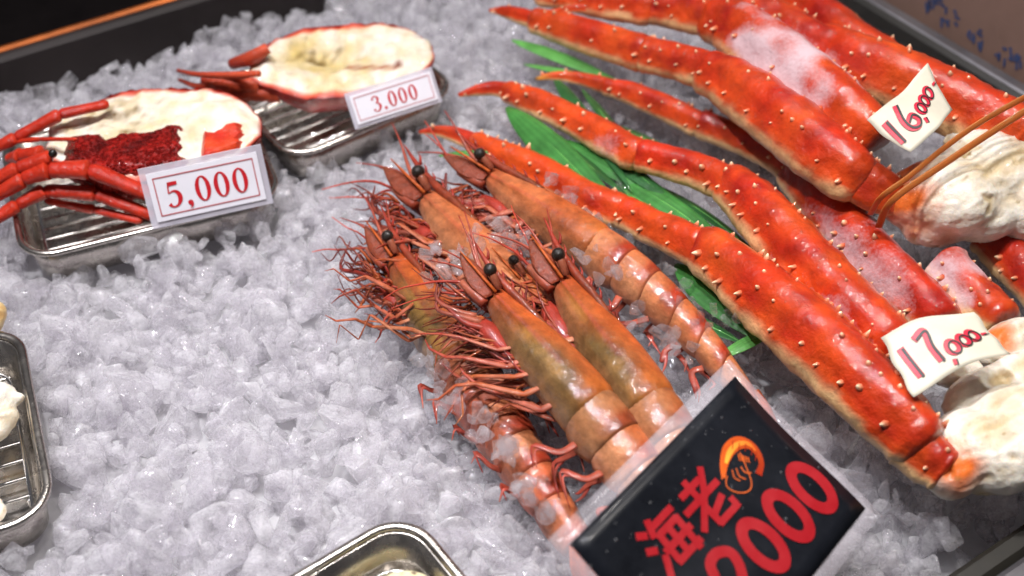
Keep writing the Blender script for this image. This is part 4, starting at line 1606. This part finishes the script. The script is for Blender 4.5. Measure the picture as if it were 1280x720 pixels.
d16 = [("digit", [[(.22, .66, .11), (.20, .28, .11)]]),
       ("digit", [[(.40, .72, .09), (.34, .50, .09), (.35, .34, .09), (.42, .28, .09), (.47, .35, .09), (.44, .46, .09), (.36, .42, .08)]]),
       ("comma", [[(.53, .30, .06), (.515, .22, .05)]]),
       ("digit", loop(.58, .44, .045, .085, .06)), ("digit", loop(.685, .49, .045, .085, .06)), ("digit", loop(.79, .54, .045, .085, .06)),
       ("dash", [[(.89, .58, .05), (.93, .59, .04)]])]
paper_tag("white handwritten paper tag reading 16,000 on the upper crab cluster", [(1140, 191), (1192, 138), (1160, 82), (1085, 152)], [.098, .104, .116, .104], 0.003, d16, 4)
d17 = [("digit", [[(.24, .62, .10), (.28, .24, .10)]]),
       ("digit", [[(.36, .64, .09), (.46, .70, .09), (.45, .50, .09), (.47, .30, .09)]]),
       ("comma", [[(.55, .26, .05), (.54, .19, .04)]]),
       ("digit", loop(.59, .40, .045, .085, .06)), ("digit", loop(.70, .44, .045, .08, .06)), ("digit", loop(.80, .48, .045, .08, .06)),
       ("dash", [[(.88, .47, .045), (.93, .47, .035)]])]
paper_tag("cream handwritten paper tag reading 17,000 on the lower crab cluster", [(1140, 494), (1262, 440), (1216, 388), (1100, 418)], [.062, .070, .078, .068], 0.003, d17, 9)


# ---- printed price cards in clear holders
def printed_card(label, c4, zb, tilt, digits):
    """c4: bottom-left, bottom-right, top-right, top-left pixels; leans back from its bottom edge"""
    a, b_ = P(*c4[0], zb), P(*c4[1], zb)
    ux = nrm(b_ - a)
    back = nrm(np.cross(Z, ux))
    uy = nrm(back * math.cos(tilt) + Z * math.sin(tilt))
    n0 = np.cross(ux, uy)
    d = Pplane(*c4[3], a, n0)
    c = Pplane(*c4[2], a, n0)
    wdt = np.linalg.norm(b_ - a)
    hgt = (np.dot(d - a, uy) + np.dot(c - b_, uy)) / 2
    sk = np.dot(d - a, ux) * 0.5 + np.dot(c - b_, ux) * 0.5
    fn = lambda s, t: a + ux * (s + sk * 0.0) + uy * t
    sh = Sheet(fn)
    root = thing("price_card", (a + b_) / 2, label, "price card", "printed price cards leaning on the trays")
    mb = MB()
    sh.panel(mb, 0, wdt, 0, hgt, -0.0022, -0.0004, 2, 2)
    mb.build("holder", M["acrylic"], root, smooth=False)
    k = hgt * 0.10
    mb = MB()
    sh.panel(mb, k, wdt - k, k, hgt - k, -0.0001, 0.0004, 2, 2)
    mb.build("paper", M["paper"], root, smooth=False)
    e, w = hgt * 0.19, hgt * 0.018
    mb = MB()
    for q in ([(e, e, w), (wdt - e, e, w)], [(e, hgt - e, w), (wdt - e, hgt - e, w)], [(e, e - w / 2, w), (e, hgt - e + w / 2, w)], [(wdt - e, e - w / 2, w), (wdt - e, hgt - e + w / 2, w)]):
        v, f = ribbon2d(q)
        sh.put(mb, v, f, 0.0007)
    mb.build("border_line", M["pinkline"], root, smooth=False)
    x = wdt / 2 - sum(g[1] for g in digits) * hgt / 2
    for ch, adv in digits:
        cx, cy, hh = x + adv * hgt / 2, hgt * 0.5, hgt * 0.21
        mb = MB()
        if ch == "0":
            v, f = ring2d(cx, cy, (hh * .58, hh), (hh * .26, hh * .90))
            sh.put(mb, v, f, 0.0008)
        elif ch == "5":
            parts = [([(-.42, -.70, .30), (-.20, -.95, .12), (.20, -.86, .18), (.44, -.40, .34), (.36, .05, .30), (.05, .26, .14), (-.32, .14, .06)], 30), ([(-.34, .12, .10), (-.24, .98, .10)], None), ([(-.28, .84, .30), (.42, .86, .28)], None)]
            for q, n in parts:
                v, f = ribbon2d([(cx + a_ * hh, cy + b2 * hh, w_ * hh) for a_, b2, w_ in q], n)
                sh.put(mb, v, f, 0.0008)
        elif ch == "3":
            parts = [([(-.44, .55, .26), (-.25, .92, .12), (.10, .92, .12), (.34, .60, .30), (.22, .22, .18), (-.05, .08, .08)], 26), ([(-.05, .08, .08), (.28, -.02, .16), (.46, -.42, .34), (.20, -.90, .16), (-.22, -.95, .10), (-.48, -.62, .28)], 26)]
            for q, n in parts:
                v, f = ribbon2d([(cx + a_ * hh, cy + b2 * hh, w_ * hh) for a_, b2, w_ in q], n)
                sh.put(mb, v, f, 0.0008)
        else:
            v, f = ring2d(cx, cy - hh * .88, (hh * .20, hh * .20), (hh * .01, hh * .01), 16)
            sh.put(mb, v, f, 0.0008)
            if ch == ",":
                v, f = ribbon2d([(cx + hh * .12, cy - hh * .88, hh * .18), (cx + hh * .08, cy - hh * 1.15, hh * .12), (cx - hh * .12, cy - hh * 1.32, hh * .04)], 8)
                sh.put(mb, v, f, 0.0010)
        mb.build("digit" if ch in "0123456789" else "punctuation", M["redink"], root, smooth=False)
        x += adv * hgt
    return root


printed_card("white card reading 5,000 in clear holder before the pimpled red half lobster", [(191, 287), (342, 254), (319, 181), (169, 214)], 0.018, math.radians(66), [("5", .30), (",", .17), ("0", .30), ("0", .30), ("0", .30)])
printed_card("white card reading 3.000 in clear holder before the yellowish cut flesh", [(445, 162), (553, 127), (531, 88), (424, 117)], 0.020, math.radians(55), [("3", .31), (".", .17), ("0", .31), ("0", .31), ("0", .31)])


# ------------------------------------------------------------------ half lobsters
LR, LD, LO = s2l(178, 30, 22), s2l(120, 16, 14), s2l(206, 70, 36)


def half_lobster(label, head, tailp, zc, half_w, nrm_dir, seed, shell_pimples, tomalley):
    a, b_ = P(*head, zc), P(*tailp, zc)
    L = np.linalg.norm(b_ - a)
    X = (b_ - a) / L
    n0 = nrm(nrm_dir - X * np.dot(nrm_dir, X))   # normal of the cut face
    V = np.cross(n0, X)                           # along the cut face, to the back
    root = thing("half_lobster", (a + b_) / 2 - Z * zc + Z * 0.002, label, "lobster", "halved lobsters on racks")
    prof = lambda t: (0.34 + 0.66 * min(1, t / 0.30) ** 0.8) * (1 if t < 0.62 else (1 - ((t - 0.62) / 0.40) ** 2.4)) ** 0.8
    n, m = 56, 36
    # shell: half round below the cut
    rings, cols = [], []
    for i in range(n):
        t = i / (n - 1)
        w = max(0.02, prof(t)) * half_w
        c = a + X * L * t
        seg = 1.0
        if t > 0.60:
            seg = 1 + 0.035 * math.cos((t - 0.60) / 0.40 * 2 * math.pi * 4)
        ring, rc = [], []
        for j in range(m):
            an = math.pi + math.pi * j / (m - 1)
            d = V * math.cos(an) + n0 * math.sin(an) * 0.82
            p = c + d * w * seg
            pim = 0.0
            if shell_pimples and t < 0.64:
                pim = max(0, noise.noise(Vector(p) * 330)) * 0.004
            p = p + nrm(d) * pim
            ring.append(p)
            cc = mixc(LR, LD, 0.4 + 1.2 * ns(p, 90, seed) - pim * 150)
            cc = mixc(cc, LO, 0.25 + 0.6 * ns(p, 60, seed + 2) if t > .62 else 0.1)
            if t > .6 and math.cos((t - 0.60) / 0.40 * 2 * math.pi * 4) < -.75:
                cc = mixc(cc, s2l(222, 190, 150), .5)
            rc.append(cc)
        rings.append(ring)
        cols.append(rc)
    mb = MB()
    v = np.array(rings).reshape(-1, 3)
    split = int(0.64 * n) if shell_pimples else 0
    allc = np.array(cols).reshape(-1, 4)
    for nm, lo, hi, mt in (("carapace", 0, split, "pimpled"), ("tail_shell", max(0, split - 1), n - 1, "lobster")):
        if hi <= lo:
            continue
        mb = MB()
        f = [(i * m + j, i * m + j + 1, (i + 1) * m + j + 1, (i + 1) * m + j) for i in range(hi - lo) for j in range(m - 1)]
        mb.add(v[lo * m:(hi + 1) * m], f, allc[lo * m:(hi + 1) * m])
        mb.build(nm, M[mt], root)
    # cut face
    m = 26
    v, cols = [], []
    for i in range(n):
        t = i / (n - 1)
        w = max(0.02, prof(t)) * half_w
        c = a + X * L * t
        for j in range(m):
            s = -1 + 2 * j / (m - 1)
            p = c + V * w * s * 1.0
            edge = max(abs(s), abs(2 * t - 1) ** 6)
            p = p + n0 * (0.004 * (1 - edge ** 4) + 0.0032 * ns(p, 90, seed) + 0.0016 * ns(p, 220, seed))
            if tomalley:
                p = p - n0 * 0.013 * math.exp(-((t - .42) / .22) ** 2 - ((s - .25) / .45) ** 2)
            v.append(p)
            cc = mixc(s2l(228, 220, 208), s2l(210, 192, 156), .35 + ns(p, 110, seed))
            yel = math.exp(-((t - .40) / .22) ** 2) * (1 - .6 * abs(s)) * 1.1 + .6 * ns(p, 70, seed + 6)
            cc = mixc(cc, s2l(196, 168, 84), min(.75, yel * .8 if tomalley else yel * .3))
            cc = mixc(cc, s2l(120, 96, 50), (math.exp(-((t - .33) / .16) ** 2 - ((s - .35) / .3) ** 2) * 1.2 + 1.6 * ns(p, 160, seed + 3) - .75) if t < .62 else 0)
            if tomalley:
                line = abs(s + .45 + .9 * (t - .72)) 
                cc = mixc(cc, s2l(146, 66, 26), (1 - line / .09) if .5 < t < .8 else 0)
                cc = mixc(cc, s2l(110, 40, 20), 1.4 * (1 - math.hypot((t - .80) / .03, (s + .42) / .16)))
            cc = mixc(cc, LO, (edge - 0.87) / 0.06)
            cc = mixc(cc, LR, (edge - 0.93) / 0.05)
            cols.append(cc)
    mb = MB()
    f = [(i * m + j, (i + 1) * m + j, (i + 1) * m + j + 1, i * m + j + 1) for i in range(n - 1) for j in range(m - 1)]
    mb.add(v, f, np.array(cols))
    mb.build("cut_flesh", M["meat"], root)
    if shell_pimples:
        # granular red roe on the near half of the cut, and a red flesh lobe beside it
        for nm, t0, t1, s0, s1, mat_, ca, cb in (("roe", .05, .70, -.93, .12, "pimpled", s2l(146, 24, 18), s2l(92, 14, 12)), ("red_lobe", .72, .93, -.80, -.02, "lobster", LO, LR)):
            mb = MB()
            v, cols = [], []
            n2, m2 = 40, 24
            for i in range(n2):
                for j in range(m2):
                    a_, b2 = i / (n2 - 1), j / (m2 - 1)
                    t = t0 + (t1 - t0) * a_
                    wob = .10 * ns((t * .5, seed, b2 * .02), 22) + .05 * ns((t * .5, seed, 3), 60)
                    t = t + .05 * a_ * ns((b2 * .5, seed, 7), 14)
                    s = s0 + (s1 - s0 + wob * 1.6) * b2 - (0.25 * (1 - a_) ** 2 * b2 if nm == "roe" else 0)
                    e = min(a_, 1 - a_, b2, 1 - b2)
                    p = a + X * L * t + V * max(0.02, prof(t)) * half_w * s
                    p = p + n0 * (0.0105 * min(1, e / .16) ** .6 - 0.003 + 0.0015 * ns(p, 60, seed))
                    v.append(p)
                    cols.append(mixc(ca, cb, .4 + 1.1 * ns(p, 90, seed)))
            mb.add(v, [(i * m2 + j, (i + 1) * m2 + j, (i + 1) * m2 + j + 1, i * m2 + j + 1) for i in range(n2 - 1) for j in range(m2 - 1)], np.array(cols))
            mb.build(nm, M[mat_], root)
    return root


def limb_px(root, name, pts, col, col2=None, mat="lobster", m=10, n=24):
    q, ra = [], []
    for px, py, w, z in pts:
        q.append(P(px, py, z))
        ra.append(w * .5 * mpp(px, py, z))
    mb = MB()
    mb.tube(q, ra, col, m=m, n=n, col2=col2)
    # knobs at the joints
    return mb.build(name, M[mat], root)


BACK = np.array((0.0, 1.0, 0))
l5 = half_lobster("half lobster with pimpled dark red shell and red legs, priced 5,000", (60, 176), (326, 160), .034, .046, Z * math.cos(.10) - BACK * math.sin(.10), 21, True, False)
for joints in [
    [(-30, 198, 15, .03), (20, 172, 17, .04), (75, 143, 18, .05), (135, 130, 12, .05)],
    [(-30, 258, 22, .02), (30, 222, 25, .035), (62, 212, 26, .04), (112, 212, 26, .04), (195, 246, 18, .022)],
    [(-30, 290, 16, .01), (22, 256, 19, .02), (56, 238, 21, .025), (120, 242, 21, .022), (192, 270, 15, .010)],
    [(-30, 238, 16, .03), (22, 210, 20, .04), (64, 196, 20, .045)],
    [(58, 250, 12, .012), (118, 262, 13, .010), (176, 276, 10, .008)],
    [(10, 198, 15, .03), (26, 194, 20, .035), (52, 190, 18, .04)],
    [(-10, 180, 7, .03), (50, 174, 7, .045), (95, 174, 5, .05)],
]:
    mb = MB()
    for (a, b_) in zip(joints, joints[1:]):
        p0, p1 = P(a[0], a[1], a[3]), P(b_[0], b_[1], b_[3])
        r0, r1 = a[2] * .5 * mpp(a[0], a[1], a[3]), b_[2] * .5 * mpp(b_[0], b_[1], b_[3])
        ts = (-.02, .04, .12, .5, .88, .96, 1.02)
        ks = (.55, .85, .95, 1.0, 1.12, 1.05, .6)
        mb.tube([p0 * (1 - t) + p1 * t for t in ts], [(r0 * (1 - t) + r1 * t) * k for t, k in zip(ts, ks)], s2l(160, 30, 18), m=12, n=20, col2=s2l(186, 52, 28), flat=.8)
    mb.build("leg", M["lobster"], l5)
mb = MB()
mb.ball(P(66, 192, .050), .0028, s2l(18, 14, 12))
mb.build("eye", M["eye"], l5)

l3 = half_lobster("half lobster showing yellowish cut flesh, priced 3,000", (312, 84), (542, 66), .032, .040, Z * math.cos(.12) - BACK * math.sin(.12), 22, False, True)
for pts in [
    [(222, 88, 5, .03), (245, 93, 7, .035), (285, 94, 9, .04), (325, 92, 8, .045)],
    [(224, 100, 5, .02), (250, 108, 8, .025), (280, 98, 9, .03), (310, 94, 8, .04)],
    [(255, 100, 20, .025), (285, 105, 24, .025), (325, 108, 24, .025)],
    [(280, 122, 12, .018), (310, 118, 16, .02), (350, 120, 18, .02)],
    [(290, 80, 14, .03), (315, 72, 18, .04), (335, 60, 14, .045)],
]:
    limb_px(l3, "leg", pts, s2l(150, 50, 34), s2l(190, 76, 46))

# ------------------------------------------------------------------ food in the two cut-off trays
wr = thing("seafood_piece", P(-5, 520, -0.006), "white torn piece of seafood on the left tray's rack", "seafood")
lump_mesh("flesh", [bl(-5, 500, .012, 24, (1, 1, .8)), bl(6, 522, .008, 18), bl(-10, 535, .006, 24, (1, 1, .7)), bl(18, 500, .012, 9, (1.4, .8, .8), .5)], meat_col(5, []), M["meat"], wr, voxel=.0016, seed=5)
wr2 = thing("seafood_piece", P(-8, 640, -0.006), "smaller white morsel near the left tray's lower rim", "seafood")
lump_mesh("flesh", [bl(-6, 640, -.002, 14, (1, 1, .8)), bl(-10, 628, -.002, 12)], meat_col(6, []), M["meat"], wr2, voxel=.0016, seed=6)
wr3 = thing("seafood_piece", P(-8, 395, 0.0), "cream piece of seafood behind the left tray's far rim", "seafood")
lump_mesh("flesh", [bl(-8, 392, .012, 17, (1, 1, .9)), bl(-14, 400, .010, 18)], lambda p, d: mixc(s2l(222, 200, 150), s2l(200, 160, 100), .4 - d), M["meat"], wr3, voxel=.0016, seed=7)


def spot_col(p, d):
    k = noise.noise(Vector((p[0] * 230, p[1] * 110, p[2] * 200)))
    return mixc(s2l(226, 216, 170), s2l(70, 26, 20), (k - .22) * 8)


sp_ = thing("shell_piece", P(510, 735, -0.006), "cream dark-spotted shell piece in the tray with one corner showing", "shellfish")
lump_mesh("spotted_body", [bl(508, 745, .006, 34, (1.2, 1, .7)), bl(540, 752, .004, 30), bl(480, 752, .004, 26)], spot_col, M["meat"], sp_, voxel=.0013, disp=.0008, seed=8)

# ------------------------------------------------------------------ clear ice pieces lying on and between the food
me_clear = []
for k, (v, f) in enumerate(ICE2):
    me = bpy.data.meshes.new("clear_ice_chunk")
    me.from_pydata(v.tolist(), [], f.tolist())
    me.polygons.foreach_set("use_smooth", [True] * len(me.polygons))
    me.materials.append(M["ice_clear"])
    me_clear.append(me)


def scatter(spots, label, group, z, jit, rng_r, count, seed):
    r = random.Random(seed)
    for (px, py, rad) in spots:
        for k in range(count):
            a, d = r.uniform(0, 6.28), rad * math.sqrt(r.random())
            x, y = px + d * math.cos(a), py + d * math.sin(a)
            zz = z + r.uniform(-jit, jit)
            s = r.uniform(*rng_r)
            o = bpy.data.objects.new("clear_ice_chunk", me_clear[r.randrange(len(me_clear))])
            o.location = Vector(P(x, y, zz))
            o.rotation_euler = (r.uniform(0, 6.3), r.uniform(0, 6.3), r.uniform(0, 6.3))
            o.scale = (s, s, s)
            COL.objects.link(o)
            tag(o, label, "ice", group)


scatter([(556, 350, 22), (575, 325, 16), (600, 300, 22), (630, 285, 22), (650, 300, 14), (545, 320, 14), (670, 330, 12)], "small wet ice piece melting between the prawn heads", "ice melting between the prawns", .046, .007, (.0030, .0078), 9, 1)
scatter([(730, 315, 16), (760, 345, 16), (800, 400, 16), (830, 425, 18), (850, 440, 18)], "clear ice piece in the groove beside the striped prawn tail", "ice beside the striped prawn", .050, .006, (.003, .0075), 5, 2)
scatter([(710, 240, 14), (735, 275, 18), (770, 300, 18), (800, 330, 20), (840, 345, 22), (850, 375, 20), (880, 395, 20), (910, 400, 18)], "clear ice piece on green leaves between prawn and front crab leg", "clear ice over the leaves", .028, .006, (.0035, .0085), 5, 3)
scatter([(682, 226, 9)], "small clear ice piece sitting on the front crab leg", "ice on the crab leg", .045, .002, (.004, .0065), 4, 4)
scatter([(905, 265, 24), (930, 300, 20), (770, 235, 18)], "clear ice piece between the front and middle crab legs", "ice between the crab legs", .018, .004, (.004, .008), 5, 5)
scatter([(645, 560, 16), (600, 500, 14), (665, 620, 8), (688, 640, 8)], "clear ice piece against the prawn pile's open edge", "ice at the prawn pile's edge", .016, .004, (.004, .009), 4, 6)
scatter([(540, 450, 20), (565, 490, 20), (600, 530, 18), (630, 570, 16), (650, 610, 14)], "small wet ice piece lying over the prawn at the pile's ice-bed edge", "ice over the edge prawn", .029, .005, (.0030, .0085), 8, 8)
